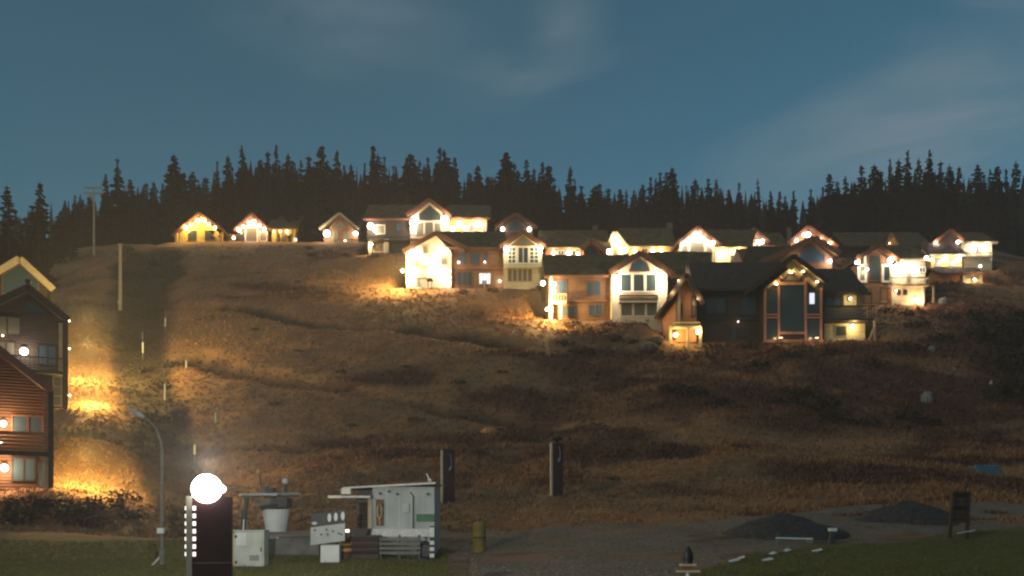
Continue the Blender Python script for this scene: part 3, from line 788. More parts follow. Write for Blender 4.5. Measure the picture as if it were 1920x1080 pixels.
# --- far gables above it
h = House('cabin', 'far cabin with two loops of lights over its small gable', 1412, 480, D=148, pad=(1388, 1450), depth=8)
h.gable(1392, 1432, 482, 448, 1411, 431, 'log_brown', uL=1386, vL=453, uR=1440, vR=455, barge='trim_brown', bw=.5)
for u, v in ((1396, 449), (1399, 443), (1409, 441), (1411, 449), (1420, 453), (1429, 453)): h.lamp(u, v, 90, WHITE, y=-.35, r=3.3, m='lamp_white')
h.window(1401, 1407, 444, 452, 1, 1, 'trim_cream', 'glass'); h.window(1414, 1424, 457, 470, 1, 1, 'trim_cream', 'glass')
h.eaves(1432, 1470, 482, 460, 436, 'log_brown', y0=.5, y1=8, roof='turf')
h = House('cabin', 'far cabin with a bright lamp at the very peak of its gable', 1515, 486, D=144, pad=(1470, 1572), depth=8)
h.gable(1482, 1550, 490, 452, 1512, 426, 'board_orange', uL=1474, vL=458, uR=1568, vR=464, barge='trim_red', bw=.6)
for u, v, r in ((1507, 440.5, 4), (1515, 440, 4.4), (1493, 451, 2.5), (1538, 449.5, 2.6), (1555, 457, 4)): h.lamp(u, v, 110, WHITE, y=-.5, r=r, m='lamp_white')
h.poly_pane([(1498, 462), (1528, 462), (1528, 454), (1512, 445), (1498, 454)], 'glass', 'trim_brown')
h.chimney(1478, 1484, 428, 450, 4)

# --- far roof with small orange dormer
h = House('house', 'far low turf roofed house with one small pointed orange dormer', 1660, 486, D=146, pad=(1595, 1742), depth=10)
h.eaves(1588, 1740, 488, 461, 436, 'log_dark', roof='turf', fascia='trim_dark')
h.gable(1659.5, 1677, 478, 459, 1667, 438.5, 'board_orange', y0=-.8, y1=4, uL=1657, vL=461, uR=1679, vR=461, barge='board_orange', bw=.4, roof='roof_brown', low=0)
lo = h.lamp(1668, 456, 30, YEL, y=-1.0, r=1.2)

# --- right hand white framed house
h = House('house', 'pale two storey house with white framed tall windows and a glaring balcony', 1668, 573, pad=(1600, 1740), depth=11, mg=2.2)
h.gable(1608, 1672, 573, 489, 1641, 462, 'log_brown', y0=-1, y1=10, uL=1602, vL=486, uR=1682, vR=490, barge='trim_brown', bw=.6)
h.window(1629, 1650, 480, 526, 1, 1, 'trim_brown', 'glass', y=-1.0)
h.window(1612, 1620, 482, 496, 1, 1, 'trim_cream', 'glass', y=-1.0, fw=.3); h.window(1612, 1621, 500, 526, 1, 1, 'trim_cream', 'glass_warm', y=-1.0, fw=.3)
h.window(1657, 1668, 500, 526, 1, 1, 'trim_cream', 'glass', y=-1.0, fw=.3)
h.wall(1614, 1735, 534, 573, 'cream', y0=-.9, y1=9)
h.eaves(1670, 1735, 536, 486, 460, 'cream', roof='turf', fascia='trim_pale', y0=0, y1=10, low=0)
h.balcony(1668, 1742, 520, 533, 1.7, 'trim_pale', y=0)
h.window(1724, 1734, 502, 510, 2, 1, 'trim_cream', 'glass_blue'); h.window(1700, 1708, 512, 531, 1, 1, 'trim_pale', 'glass_warm')
h.lamp(1669.5, 488, 420, WHITE, y=-1.3, r=5, m='lamp_white'); h.lamp(1606, 492, 260, WHITE, y=-1.4, r=3.4, m='lamp_white'); h.lamp(1626, 505, 120, WHITE, y=-1.4, r=2.4, m='lamp_white')
for u, v, p in ((1688, 503, 420), (1712, 503, 420)): h.lamp(u, v, p, WHITE, y=-.25, r=5.2, m='lamp_white')
h.lamp(1736.5, 484, 260, WHITE, y=-.25, r=4.6, m='lamp_white'); h.lamp(1718, 562, 320, WARM, y=-1.2, r=4.0, m='lamp_white'); h.lamp(1680, 545, 130, WARM, y=-1.3, r=2.2)
h.window(1651, 1663, 542, 565, 1, 1, 'trim_pale', 'glass_warm', y=-.9); h.window(1683, 1687, 545, 552, 1, 1, 'trim_dark', 'glass', y=-.9); h.window(1695, 1699, 545, 552, 1, 1, 'trim_dark', 'glass', y=-.9)
h.window(1620, 1632, 543, 572, 1, 1, 'trim_dark', 'glass_warm', y=-.9)
h.post(1750, 536, 568, .2, 'trim_pale', y=-1.2); h.post(1730, 536, 573, .3, 'trim_cream', y=-1.2); h.beam((1730, 535), (1752, 535), .2, .3, 'trim_brown', y=-1.2)

# --- rightmost house
h = House('house', 'rightmost hillside house, three steps of bright lamps under a dark gable roof', 1780, 508, D=139, pad=(1742, 1866), depth=10)
h.gable(1750, 1802, 500, 455, 1778, 432, 'log_dark', y0=3, y1=11, uL=1744, vL=458, uR=1808, vR=458, barge='trim_red', bw=.5)
h.lamp(1753, 456, 120, WHITE, y=2.4, r=3.2, m='lamp_white'); h.lamp(1796, 454, 120, WHITE, y=2.4, r=3.4, m='lamp_white')
h.eaves(1746, 1803, 508, 477, 455, 'log_yellow', y0=-.6, y1=5, roof='shingle', fascia='trim_pale')
for u in (1771, 1797): h.lamp(u, 487, 230, WHITE, y=-.9, r=4.2, m='lamp_white')
h.lamp(1746, 487, 150, WHITE, y=-.9, r=2.8, m='lamp_white')
h.window(1752, 1764, 484, 498, 1, 1, 'trim_pale', 'glass_warm', y=-.6); h.window(1778, 1790, 484, 498, 1, 1, 'trim_pale', 'glass_warm', y=-.6)
h.balcony(1745, 1804, 500, 507, .9, 'trim_pale', y=-.6)
h.eaves(1808, 1860, 480, 453.5, 436, 'cream', y0=2, y1=10, roof='turf', fascia='trim_pale', low=3.5)
for u in (1824, 1847): h.lamp(u, 463, 260, WHITE, y=1.7, r=4.0, m='lamp_white')
h.window(1814, 1819, 462, 474, 1, 1, 'trim_cream', 'glass_blue', y=2); h.window(1830, 1841, 462, 474, 2, 1, 'trim_cream', 'glass_blue', y=2)
h.balcony(1808, 1861, 473, 479, 1.0, 'trim_cream', y=2)

h = House('garage', 'low garage with a lit pale wall below the rightmost hillside house', 1800, 532, pad=(1760, 1845), depth=7)
h.eaves(1766, 1842, 532, 512, 502, 'board_orange', y0=.5, y1=7, roof='roof_brown', fascia='trim_brown')
h.wall(1806, 1842, 510, 532, 'cream', y0=.2, y1=.6)
h.lamp(1838, 499, 130, WARM, y=.1, r=2.8, m='lamp_white'); h.lamp(1827, 524, 170, WARM, y=-.4, r=2.6, m='lamp_white')
h.window(1812, 1836, 514, 523, 2, 1, 'trim_pale', 'glass_warm', y=.2)

# --- the three buildings at the left border
h = House('house', 'farthest of the three stacked houses, pale bargeboards over a blue glazed gable', 88, 640, D=100, pad=(-60, 104), depth=9, yaw=math.radians(29), pdep=1.5)
h.gable(-20, 88, 640, 534, 37, 491, 'log_dark', uL=-30, vL=538, uR=100, vR=541, barge='trim_pale', bw=.75, roof='turf')
h.poly_pane([(4, 560), (72, 560), (72, 528), (37, 501), (4, 526)], 'glass_blue', 'trim_brown')
h.window(2, 34, 566, 600, 2, 1, 'trim_dark', 'glass_blue')

h = House('house', 'dark brown balcony house, middle of the three stacked houses', 110, 765, pad=(-80, 128), depth=11, mg=2, yaw=math.radians(28.5), pdep=1.5)
h.gable(-28, 118, 765, 592, 53, 548, 'log_dark', uL=-50, vL=606, uR=128, vR=601, barge='trim_dark', bw=.6, roof='shingle', front=1.6)
h.post(122.5, 600, 765, .45, 'trim_dark', y=-1.3)
h.post(114, 606, 696, .32, 'trim_pale', y=-.9)
h.window(-10, 37, 604, 636, 2, 1, 'trim_dark', 'glass_warm'); h.window(72, 104, 651, 684, 2, 1, 'trim_dark', 'glass_blue'); h.window(-4, 28, 650, 684, 2, 1, 'trim_dark', 'glass_warm')
h.poly_pane([(48, 596), (92, 596), (92, 588), (56, 566), (48, 572)], 'glass', 'trim_dark')
h.balcony(-30, 122, 672, 697, 1.4, 'trim_dark')
h.window(101, 114, 708, 760, 1, 3, 'trim_pale', 'glass_warm'); h.window(60, 92, 712, 755, 2, 1, 'trim_dark', 'glass')
h.lamp(45, 664, 200, WHITE, r=6.0, m='lamp_white'); h.lamp(5, 638, 20, WARM, r=2.0)
h.chimney(49, 57, 533, 552, 2, 'metal_dark')
for v, d_, p in ((652, 9.5, 9500), (600, 10.5, 4200), (740, 1.0, 3600)):
    lo = h.lamp(130, v, 10, YEL, y=d_, r=1.8)
    point_light(lo, (1.8, -.2, .5), p, YEL, .2)

h = House('house', 'nearest red timber house with a two level balcony, cropped by the left border', 88, 915, pad=(-120, 102), depth=10, mg=2.5, yaw=math.radians(29.5), pdep=1.5)
h.gable(-95, 90, 915, 728, -24, 650, 'log_red', uL=-150, vL=735, uR=97, vR=733, barge='trim_red', bw=.45, roof='shingle', front=1.7, low=.8)
h.post(95.5, 728, 915, .3, 'trim_dark', y=-1.4); h.post(86, 722, 845, .28, 'board_orange', y=-1.2); h.post(87, 850, 915, .3, 'trim_pale', y=-1.2)
h.window(24, 50, 783, 812, 1, 1, 'trim_red', 'glass_blue'); h.window(54, 79, 783, 812, 1, 1, 'trim_red', 'glass_blue'); h.window(-30, -5, 783, 812, 1, 1, 'trim_red', 'glass_blue')
h.balcony(-100, 92, 812, 846, 1.3, 'board_orange', solid=True)
h.beam((-100, 852), (96, 852), .3, .3, 'trim_dark', y=-1.4)
h.window(24, 64, 862, 900, 2, 1, 'trim_dark', 'glass_blue'); h.window(73, 83, 868, 913, 1, 1, 'trim_dark', 'glass')
h.lamp(6, 798, 330, WARM, r=6.5, m='lamp_white'); h.lamp(8, 879, 330, WARM, r=7, m='lamp_white')
h.lamp(2, 832, 90, WARM, y=-.25, r=4)
lo = h.lamp(98, 878, 8, YEL, y=1.2, r=1.6)
point_light(lo, (2.0, -.3, 1.2), 5000, YEL, .2)

# ================================================================== hillside sheet
def axis_x():
    a = list(np.arange(-125, 125.01, 0.5)) + list(np.arange(126, 220, 2.0)) + list(np.linspace(225, 760, 20))
    return np.array(sorted(set([-v for v in a if v > 125] + a)))
def axis_y():
    return np.concatenate([np.linspace(-300, -60, 12), np.arange(-55, 14, 4.0), np.arange(14, 66, 0.25), np.arange(66, 176, 0.45),
                           np.arange(177, 300, 4.0), np.linspace(310, 900, 16)])
ax, ay = axis_x(), axis_y()
GX, GY = np.meshgrid(ax, ay)
GZ = hill(GX, GY)
verts = np.stack([GX.ravel(), GY.ravel(), GZ.ravel()], 1)
nx_, ny_ = len(ax), len(ay)
ii = (np.arange(ny_ - 1)[:, None] * nx_ + np.arange(nx_ - 1)[None, :]).ravel()
faces = np.stack([ii, ii + 1, ii + nx_ + 1, ii + nx_], 1)
me = bpy.data.meshes.new('hillside')
me.vertices.add(len(verts)); me.vertices.foreach_set('co', verts.ravel())
me.loops.add(faces.size); me.loops.foreach_set('vertex_index', faces.ravel().astype(np.int32))
me.polygons.add(len(faces)); me.polygons.foreach_set('loop_start', np.arange(0, faces.size, 4, dtype=np.int32))
me.update()
me.polygons.foreach_set('use_smooth', np.ones(len(faces), bool))

STRAW_AT = [(1310, 812, 100, 9, 1), (1520, 873, 90, 13, 1), (1440, 945, 200, 22, .8), (1060, 975, 260, 15, 1), (920, 806, 28, 11, 1), (700, 655, 130, 16, .7), (960, 660, 120, 25, .6),
            (330, 520, 60, 60, .7), (430, 640, 60, 60, .5), (1230, 690, 120, 14, .7), (720, 850, 60, 10, .7), (1780, 830, 120, 12, .6), (150, 860, 90, 60, .6)]
HEATH_SHADE_AT = [(1500, 770, 160, 45, 1), (1300, 745, 130, 38, .9), (1600, 672, 260, 24, 1), (1130, 640, 80, 22, .9), (1880, 670, 80, 90, 1), (1780, 600, 110, 40, .9), (1730, 780, 160, 30, .9), (1040, 745, 90, 25, .7),  # heather, with painted shade on the bank below the front houses
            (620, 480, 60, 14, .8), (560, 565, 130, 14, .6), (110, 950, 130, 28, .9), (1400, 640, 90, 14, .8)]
def zones(x, y):
    """weights of what grows or lies on the ground: lawn, gravel, scrub of the lift track, bare peat, pale straw"""
    yy = np.maximum(y, 12)
    u = 960 + F * x / yy
    v = HV - F * (prof(y) - ZC) / yy
    wob = 14 * vnoise(x / 3.0, y / 3.0 + 5) + 6 * vnoise(x / .9, y / .9)
    vv = v + wob
    # gravel yard between two lawns
    left_edge = np.interp(u, [-400, 0, 330, 420, 800, 880, 1000, 1500], [1000, 1004, 1006, 1000, 1010, 1050, 1100, 1200])
    lawn = sstep(-8, 8, vv - left_edge) * sstep(905, 850, u + wob)
    r_edge = np.interp(u, [1250, 1330, 1560, 1760, 1920, 2300], [1088, 1058, 1022, 1004, 988, 975])
    lawn = np.maximum(lawn, sstep(-7, 7, vv - r_edge) * sstep(1240, 1300, u))
    g_edge = np.interp(u, [780, 900, 1130, 1350, 1560, 1760, 1920, 2400], [1015, 985, 985, 978, 950, 936, 915, 890])
    grav = sstep(-6, 6, vv - g_edge) * sstep(800, 890, u + wob)
    grav = np.maximum(grav, 0.75 * sstep(4, 10, vv - 985) * sstep(430, 470, u) * sstep(900, 860, u) * sstep(1045, 1020, vv))
    near = sstep(20, 26, y)
    lawn = np.maximum(lawn, 1 - near) * (y < 45)
    grav = grav * (y < 50) * (1 - lawn) * (1 - .75 * sstep(.02, .2, vnoise(x / 2.2 + 40, y / 1.3) + .5 * vnoise(x / .7, y / .5) - .12))
    d = seg_dist(x, y, TRACK)
    wd = np.interp(v, [460, 700, 960], [58, 55, 60]) * yy / F
    wob2 = 30 * vnoise(x / 5.5 + 3, y / 6) + 16 * vnoise(x / 1.7, y / 2.1 + 8)
    track = .92 * sstep(1.2, 0.7, (d + wob2 * yy / F) / wd) * (y > 46) * sstep(170, 160, y)
    peat = np.zeros_like(x)
    for pl, dep, w_ in DITCH[:3]:
        peat = np.maximum(peat, sstep(1.5, 0.5, seg_dist(x, y, pl) / w_ + wob * .03))
    # heather: reddish dark patches, stronger low right; thinned left to paint in lamplight
    heath_shade = sstep(-0.12, 0.2, vnoise(x / 13 + 2, y / 6) + .5 * vnoise(x / 5, y / 3) - .22 * sstep(1000, 800, u) + 0.45 * sstep(900, 1500, u) * sstep(640, 660, v) * sstep(800, 760, v) + 0.3 * sstep(1600, 1800, u) * sstep(540, 600, v) - .05)
    straw = sstep(0.05, 0.28, vnoise(x / 9 + 31, y / 2.6) + .5 * vnoise(x / 3.3, y / 1.4 + 17) + .3 * sstep(900, 960, v) * sstep(1005, 975, v) * sstep(820, 880, u))
    for off in (-.75, .75):
        rut = seg_dist(x, y + off, [(-8, 33), (0, 34.5), (8, 37.5), (16, 42.5), (30, 47)])
        peat = np.maximum(peat, .55 * sstep(.38, .12, rut + .1 * vnoise(x / .8, y / .8)) * (y < 52))
    for uc, vc, ru, rv, k_ in STRAW_AT:
        straw = np.maximum(straw, k_ * sstep(1.3, .3, np.hypot((u - uc + 2 * wob) / ru, (v - vc + .4 * wob) / rv)))
    for uc, vc, ru, rv, k_ in HEATH_SHADE_AT:
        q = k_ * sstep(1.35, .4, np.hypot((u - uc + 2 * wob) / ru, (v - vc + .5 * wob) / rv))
        heath_shade = np.maximum(heath_shade, q); straw = straw * (1 - .8 * q)
    return lawn, grav, track, np.maximum(peat, 0), heath_shade * (1 - lawn) * (1 - grav), straw
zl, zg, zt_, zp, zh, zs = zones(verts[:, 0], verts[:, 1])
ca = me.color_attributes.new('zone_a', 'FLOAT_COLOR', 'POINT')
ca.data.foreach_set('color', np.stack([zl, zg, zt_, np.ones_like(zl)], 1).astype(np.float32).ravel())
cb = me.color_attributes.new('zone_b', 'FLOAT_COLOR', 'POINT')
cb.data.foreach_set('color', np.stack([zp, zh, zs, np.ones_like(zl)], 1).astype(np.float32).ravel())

C_GRASS1, C_GRASS2 = (0.30, 0.172, 0.092), (0.21, 0.115, 0.062)
C_LAWN1, C_LAWN2 = (0.145, 0.135, 0.043), (0.09, 0.088, 0.03)
C_GRAV1, C_GRAV2 = (0.24, 0.19, 0.145), (0.16, 0.128, 0.10)
C_TRACK = (0.048, 0.036, 0.026)
C_PEAT = (0.030, 0.021, 0.016)
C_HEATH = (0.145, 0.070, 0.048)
C_STRAW = (0.40, 0.205, 0.095)
def ground_material():
    m = bpy.data.materials.new('hill_ground'); m.use_nodes = True
    n, l = m.node_tree.nodes, m.node_tree.links
    b = n['Principled BSDF']; b.inputs['Roughness'].default_value = 0.95; b.inputs['Specular IOR Level'].default_value = 0.1
    geo = n.new('ShaderNodeNewGeometry')
    def noise(sc, det=5, ro=.6):
        t = n.new('ShaderNodeTexNoise'); t.inputs['Scale'].default_value = sc; t.inputs['Detail'].default_value = det; t.inputs['Roughness'].default_value = ro
        l.new(geo.outputs['Position'], t.inputs['Vector']); return t.outputs[0]
    def ramp(src, lo, hi, c1, c2):
        r = n.new('ShaderNodeValToRGB'); e = r.color_ramp.elements
        e[0].position, e[1].position = lo, hi; e[0].color, e[1].color = (*c1, 1), (*c2, 1)
        l.new(src, r.inputs[0]); return r.outputs[0]
    def mix(fac, a, c):
        x = n.new('ShaderNodeMixRGB'); l.new(fac, x.inputs[0]); l.new(a, x.inputs[1])
        if isinstance(c, tuple): x.inputs[2].default_value = (*c, 1)
        else: l.new(c, x.inputs[2])
        return x.outputs[0]
    A = n.new('ShaderNodeAttribute'); A.attribute_name = 'zone_a'
    B = n.new('ShaderNodeAttribute'); B.attribute_name = 'zone_b'
    sa, sb = n.new('ShaderNodeSeparateColor'), n.new('ShaderNodeSeparateColor')
    l.new(A.outputs['Color'], sa.inputs[0]); l.new(B.outputs['Color'], sb.inputs[0])
    fine = noise(1.4); med = noise(0.35, 6); tiny = noise(6.0, 4)
    c = ramp(fine, .35, .65, C_GRASS2, C_GRASS1)
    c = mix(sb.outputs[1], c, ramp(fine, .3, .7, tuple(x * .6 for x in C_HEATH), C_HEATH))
    def damp(s, k):
        q = n.new('ShaderNodeMath'); q.operation = 'MULTIPLY'; q.inputs[1].default_value = k; l.new(s, q.inputs[0]); return q.outputs[0]
    c = mix(damp(sb.outputs[2], .75), c, ramp(tiny, .3, .7, tuple(x * .7 for x in C_STRAW), C_STRAW))
    c = mix(sa.outputs[2], c, ramp(fine, .35, .65, tuple(x * .6 for x in C_TRACK), C_TRACK))
    c = mix(damp(sb.outputs[0], 1.0), c, C_PEAT)
    c = mix(sa.outputs[1], c, ramp(tiny, .35, .65, C_GRAV2, C_GRAV1))
    c = mix(sa.outputs[0], c, ramp(fine, .35, .65, C_LAWN2, C_LAWN1))
    sp = mix(damp(ramp(med, .4, .7, (0, 0, 0), (1, 1, 1)), .35), c, (0.07, 0.045, 0.03))
    l.new(sp, b.inputs['Base Color'])
    bp = n.new('ShaderNodeBump'); bp.inputs['Strength'].default_value = .9; bp.inputs['Distance'].default_value = .12
    l.new(noise(4.0, 8, .7), bp.inputs['Height']); l.new(bp.outputs[0], b.inputs['Normal'])
    return m
M['ground'] = ground_material()
me.materials.append(M['ground'])
# the sheet is cut along what lies on it, so that lawn, yard and lift track are pieces of the setting by themselves
fz = np.stack([q[faces].mean(1) for q in (zl, zg, zt_)], 1)
kind_of_face = np.where(fz.max(1) > .5, fz.argmax(1) + 1, 0)
col_a = np.stack([zl, zg, zt_, np.ones_like(zl)], 1).astype(np.float32)
col_b = np.stack([zp, zh, zs, np.ones_like(zl)], 1).astype(np.float32)
nrm = np.empty(len(verts) * 3, np.float32); me.vertices.foreach_get('normal', nrm); nrm = nrm.reshape(-1, 3)
for k_, nm in enumerate(('hillside', 'lawn', 'gravel_yard', 'lift_track')):
    fs_ = faces[kind_of_face == k_]
    ids, inv = np.unique(fs_, return_inverse=True)
    inv = inv.reshape(fs_.shape)
    m_ = bpy.data.meshes.new(nm)
    m_.vertices.add(len(ids)); m_.vertices.foreach_set('co', verts[ids].ravel())
    m_.loops.add(inv.size); m_.loops.foreach_set('vertex_index', inv.ravel().astype(np.int32))
    m_.polygons.add(len(fs_)); m_.polygons.foreach_set('loop_start', np.arange(0, inv.size, 4, dtype=np.int32))
    m_.update()
    m_.polygons.foreach_set('use_smooth', np.ones(len(fs_), bool))
    m_.normals_split_custom_set_from_vertices(nrm[ids].tolist())
    for nm_, arr in (('zone_a', col_a), ('zone_b', col_b)):
        a_ = m_.color_attributes.new(nm_, 'FLOAT_COLOR', 'POINT'); a_.data.foreach_set('color', arr[ids].ravel())
    m_.materials.append(M['ground'])
    o = bpy.data.objects.new(nm, m_); COL.objects.link(o); tag(o, kind='structure')
bpy.data.meshes.remove(me)

# ------------------------------------------------------------------ ground cover: tussocks, heather and lawn blades (uncountable)
def tuft_mesh(name, x, y, size, tone, blades, lean, width):
    n = len(x)
    r = np.random.RandomState(11)
    z = hill(x, y) - 0.03
    N = n * blades
    xx, yy, zz, ss = [np.repeat(q, blades) for q in (x, y, z, size)]
    an = r.uniform(0, 2 * PI, N); ln = r.uniform(.1, lean, N); hgt = ss * r.uniform(.5, 1.1, N)
    ofx, ofy = r.normal(0, .35, N) * ss, r.normal(0, .35, N) * ss
    wd = ss * width * r.uniform(.6, 1.3, N)
    px, py = xx + ofx, yy + ofy
    ca_, sa_ = np.cos(an), np.sin(an)
    p0 = np.stack([px - sa_ * wd, py + ca_ * wd, zz], 1)
    p1 = np.stack([px + sa_ * wd, py - ca_ * wd, zz], 1)
    p2 = np.stack([px + ca_ * ln * hgt, py + sa_ * ln * hgt, zz + hgt], 1)
    V = np.stack([p0, p1, p2], 1).reshape(-1, 3)
    m_ = bpy.data.meshes.new(name)
    m_.vertices.add(len(V)); m_.vertices.foreach_set('co', V.astype(np.float32).ravel())
    m_.loops.add(len(V)); m_.loops.foreach_set('vertex_index', np.arange(len(V), dtype=np.int32))
    m_.polygons.add(N); m_.polygons.foreach_set('loop_start', np.arange(0, 3 * N, 3, dtype=np.int32))
    m_.update()
    col = np.repeat(np.repeat(tone, blades, 0) * r.uniform(.82, 1.14, (N, 1)), 3, 0)
    c_ = m_.color_attributes.new('tone', 'FLOAT_COLOR', 'POINT')
    c_.data.foreach_set('color', np.concatenate([col, np.ones((len(col), 1))], 1).astype(np.float32).ravel())
    return m_
mt = bpy.data.materials.new('blade'); mt.use_nodes = True
bb = mt.node_tree.nodes['Principled BSDF']; bb.inputs['Roughness'].default_value = .95; bb.inputs['Specular IOR Level'].default_value = .05
at_ = mt.node_tree.nodes.new('ShaderNodeAttribute'); at_.attribute_name = 'tone'
mt.node_tree.links.new(at_.outputs['Color'], bb.inputs['Base Color'])
M['blade'] = mt
_r = np.random.RandomState(5)
def scatter(n, v0, v1, u0=-60, u1=1980):
    v = _r.uniform(v0, v1, n); u = _r.uniform(u0, u1, n)
    ys = np.linspace(24, 168, 800); rows = HV - (prof(ys) - ZC) * F / ys
    D = np.interp(-v, -rows, ys)
    return gx(u, D), D
def clear_pads(x, y, g=0.0):
    k = np.ones(len(x), bool)
    for x0, x1, y0, y1, z, mg in PADS: k &= ~((x > x0 - g) & (x < x1 + g) & (y > y0 - g) & (y < y1))
    return k
def lin(c): return np.array(c)
x, y = scatter(85000, 452, 990)
k = clear_pads(x, y, .3); x, y = x[k], y[k]
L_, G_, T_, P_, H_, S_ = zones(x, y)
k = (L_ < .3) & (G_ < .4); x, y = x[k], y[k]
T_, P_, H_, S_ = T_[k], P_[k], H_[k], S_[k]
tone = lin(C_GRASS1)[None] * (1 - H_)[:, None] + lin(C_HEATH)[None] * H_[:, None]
tone = tone * (1 - .7 * S_)[:, None] + lin(C_STRAW)[None] * (.7 * S_)[:, None]
tone = tone * (1 - T_)[:, None] + lin(C_TRACK)[None] * T_[:, None]
tone = tone * (1 - P_)[:, None] + lin(C_PEAT)[None] * (P_)[:, None]
size = _r.uniform(.10, .27, len(x)) * (1 + .5 * H_) * np.interp(y, [40, 60, 120], [.8, 1.0, 1.35])
o = bpy.data.objects.new('dry_grass', tuft_mesh('dry_grass', x, y, size, tone, 6, 1.5, .22)); o.data.materials.append(mt); COL.objects.link(o)
tag(o, 'dry brown grass and heather tussocks covering the ski slope', kind='stuff')
x, y = scatter(60000, 985, 1110)
L_ = zones(x, y)[0]; k = L_ > .55; x, y = x[k], y[k]
tone = np.where(_r.rand(len(x), 1) < .55, lin(C_LAWN1)[None], lin(C_LAWN2)[None] * 1.1)
o = bpy.data.objects.new('lawn_grass', tuft_mesh('lawn_grass', x, y, _r.uniform(.05, .13, len(x)), tone, 4, .7, .14)); o.data.materials.append(mt); COL.objects.link(o)
tag(o, 'short green lawn grass at the foot of the slope', kind='stuff')

x, y = scatter(26000, 960, 1110, 420, 1980)
G_ = zones(x, y)[1]; k = G_ > .25 + .5 * _r.rand(len(x)); x, y = x[k], y[k]
tone = np.where(_r.rand(len(x), 1) < .5, lin(C_GRAV1)[None] * 1.15, lin(C_GRAV2)[None] * .8)
o = bpy.data.objects.new('loose_gravel', tuft_mesh('loose_gravel', x, y, _r.uniform(.03, .085, len(x)), tone, 3, 1.0, .6)); o.data.materials.append(mt); COL.objects.link(o)
tag(o, 'loose stones and grit on the gravel yard', kind='stuff')

# ================================================================== spruce forest
def spruce_meshes(seed, H, R, gap=0.0, top=0.0):
    q = random.Random(seed)
    tr = MB(); lean = q.uniform(-.6, .6)
    tr.tube([(0, 0, -1.0), (lean * .3, 0, H * .5), (lean, 0, H * .985)], [R * .10, R * .06, .02], 6)
    c = MB()
    z = H * q.uniform(.06, .12)
    while z < H * .985:
        t = z / H
        rad = R * (1 - t) ** .62 * (1.0 if t > .12 else .8) + .12
        rad *= q.uniform(.78, 1.15)
        if q.random() < gap: rad *= q.uniform(.35, .75)
        nb = max(4, int(5 + 4 * (1 - t)))
        a0 = q.uniform(0, 2 * PI)
        for i in range(nb):
            a = a0 + 2 * PI * i / nb + q.uniform(-.35, .35)
            rr = rad * q.uniform(.45, 1.3)
            ca_, sa_ = math.cos(a), math.sin(a)
            dr = -rr * q.uniform(.12, .42)
            zz = z + q.uniform(-.15, .15)
            cx = lean * t
            wdt = .20 * rr + .12
            b0 = (cx, 0, zz + .12)
            m1 = (cx + ca_ * rr * .55 - sa_ * wdt, sa_ * rr * .55 + ca_ * wdt, zz + dr * .45)
            m2 = (cx + ca_ * rr * .55 + sa_ * wdt, sa_ * rr * .55 - ca_ * wdt, zz + dr * .45)
            e = (cx + ca_ * rr, sa_ * rr, zz + dr + .08 * rr)
            hang = (cx + ca_ * rr * .62, sa_ * rr * .62, zz + dr * .5 - .30 * rr - .12)
            c.add([b0, m1, e, m2, hang], [(0, 1, 2), (0, 2, 3), (0, 4, 2), (1, 4, 3)])
        z += H * q.uniform(.018, .030)
    c.tube([(lean, 0, H * .93), (lean, 0, H)], [.10, .02], 4)
    return tr.mesh('trunk', M['bark']), c.mesh('crown', M['needle'])
SPR = [(H_, R_, spruce_meshes(50 + i, H_, R_, g_)) for i, (H_, R_, g_) in enumerate(
    [(18, 2.3, .1), (20, 2.0, .2), (16, 2.4, .1), (22, 2.5, .15), (17, 1.6, .25), (14, 2.2, .05), (19, 2.8, .2), (21, 1.8, .1), (15, 1.7, .3), (18, 2.1, .35), (20, 2.4, .25), (16, 2.0, .15)])]
def spruce(x, y, ztop, label, group, wide=1.0):
    z0 = float(hill(x, y)) - .2
    Ht = max(ztop - z0, 3.0)
    H_, R_, (tm, cm) = rnd.choice(SPR)
    e = empty('spruce_tree', (x, y, z0), label, 'tree', group)
    e.rotation_euler = (0, 0, rnd.uniform(0, 6.28))
    sw = wide * (Ht / H_) ** .75 * rnd.uniform(.85, 1.15)
    e.scale = (sw, sw, Ht / H_)
    for nme, mesh in (('trunk', tm), ('crown', cm)):
        p = bpy.data.objects.new(nme, mesh); COL.objects.link(p); p.parent = e
FOREST = 'spruces of the dark forest along the skyline'
STRETCH = [(320, 'left of the golden cabin'), (600, 'behind the two crest cabins'), (760, 'behind the small glazed cabin'), (930, 'behind the wide turf roofed house'),
           (1130, 'behind the brown gable with two small lamps'), (1340, 'behind the narrow glaring gable'), (1560, 'behind the far small cabins'), (1740, 'behind the small orange dormer'), (9999, 'behind the rightmost hillside house')]
def fl(u):
    w_ = [t for m_, t in STRETCH if u < m_][0]
    return 'dark spruce among many in the forest ' + w_, 'spruces ' + w_
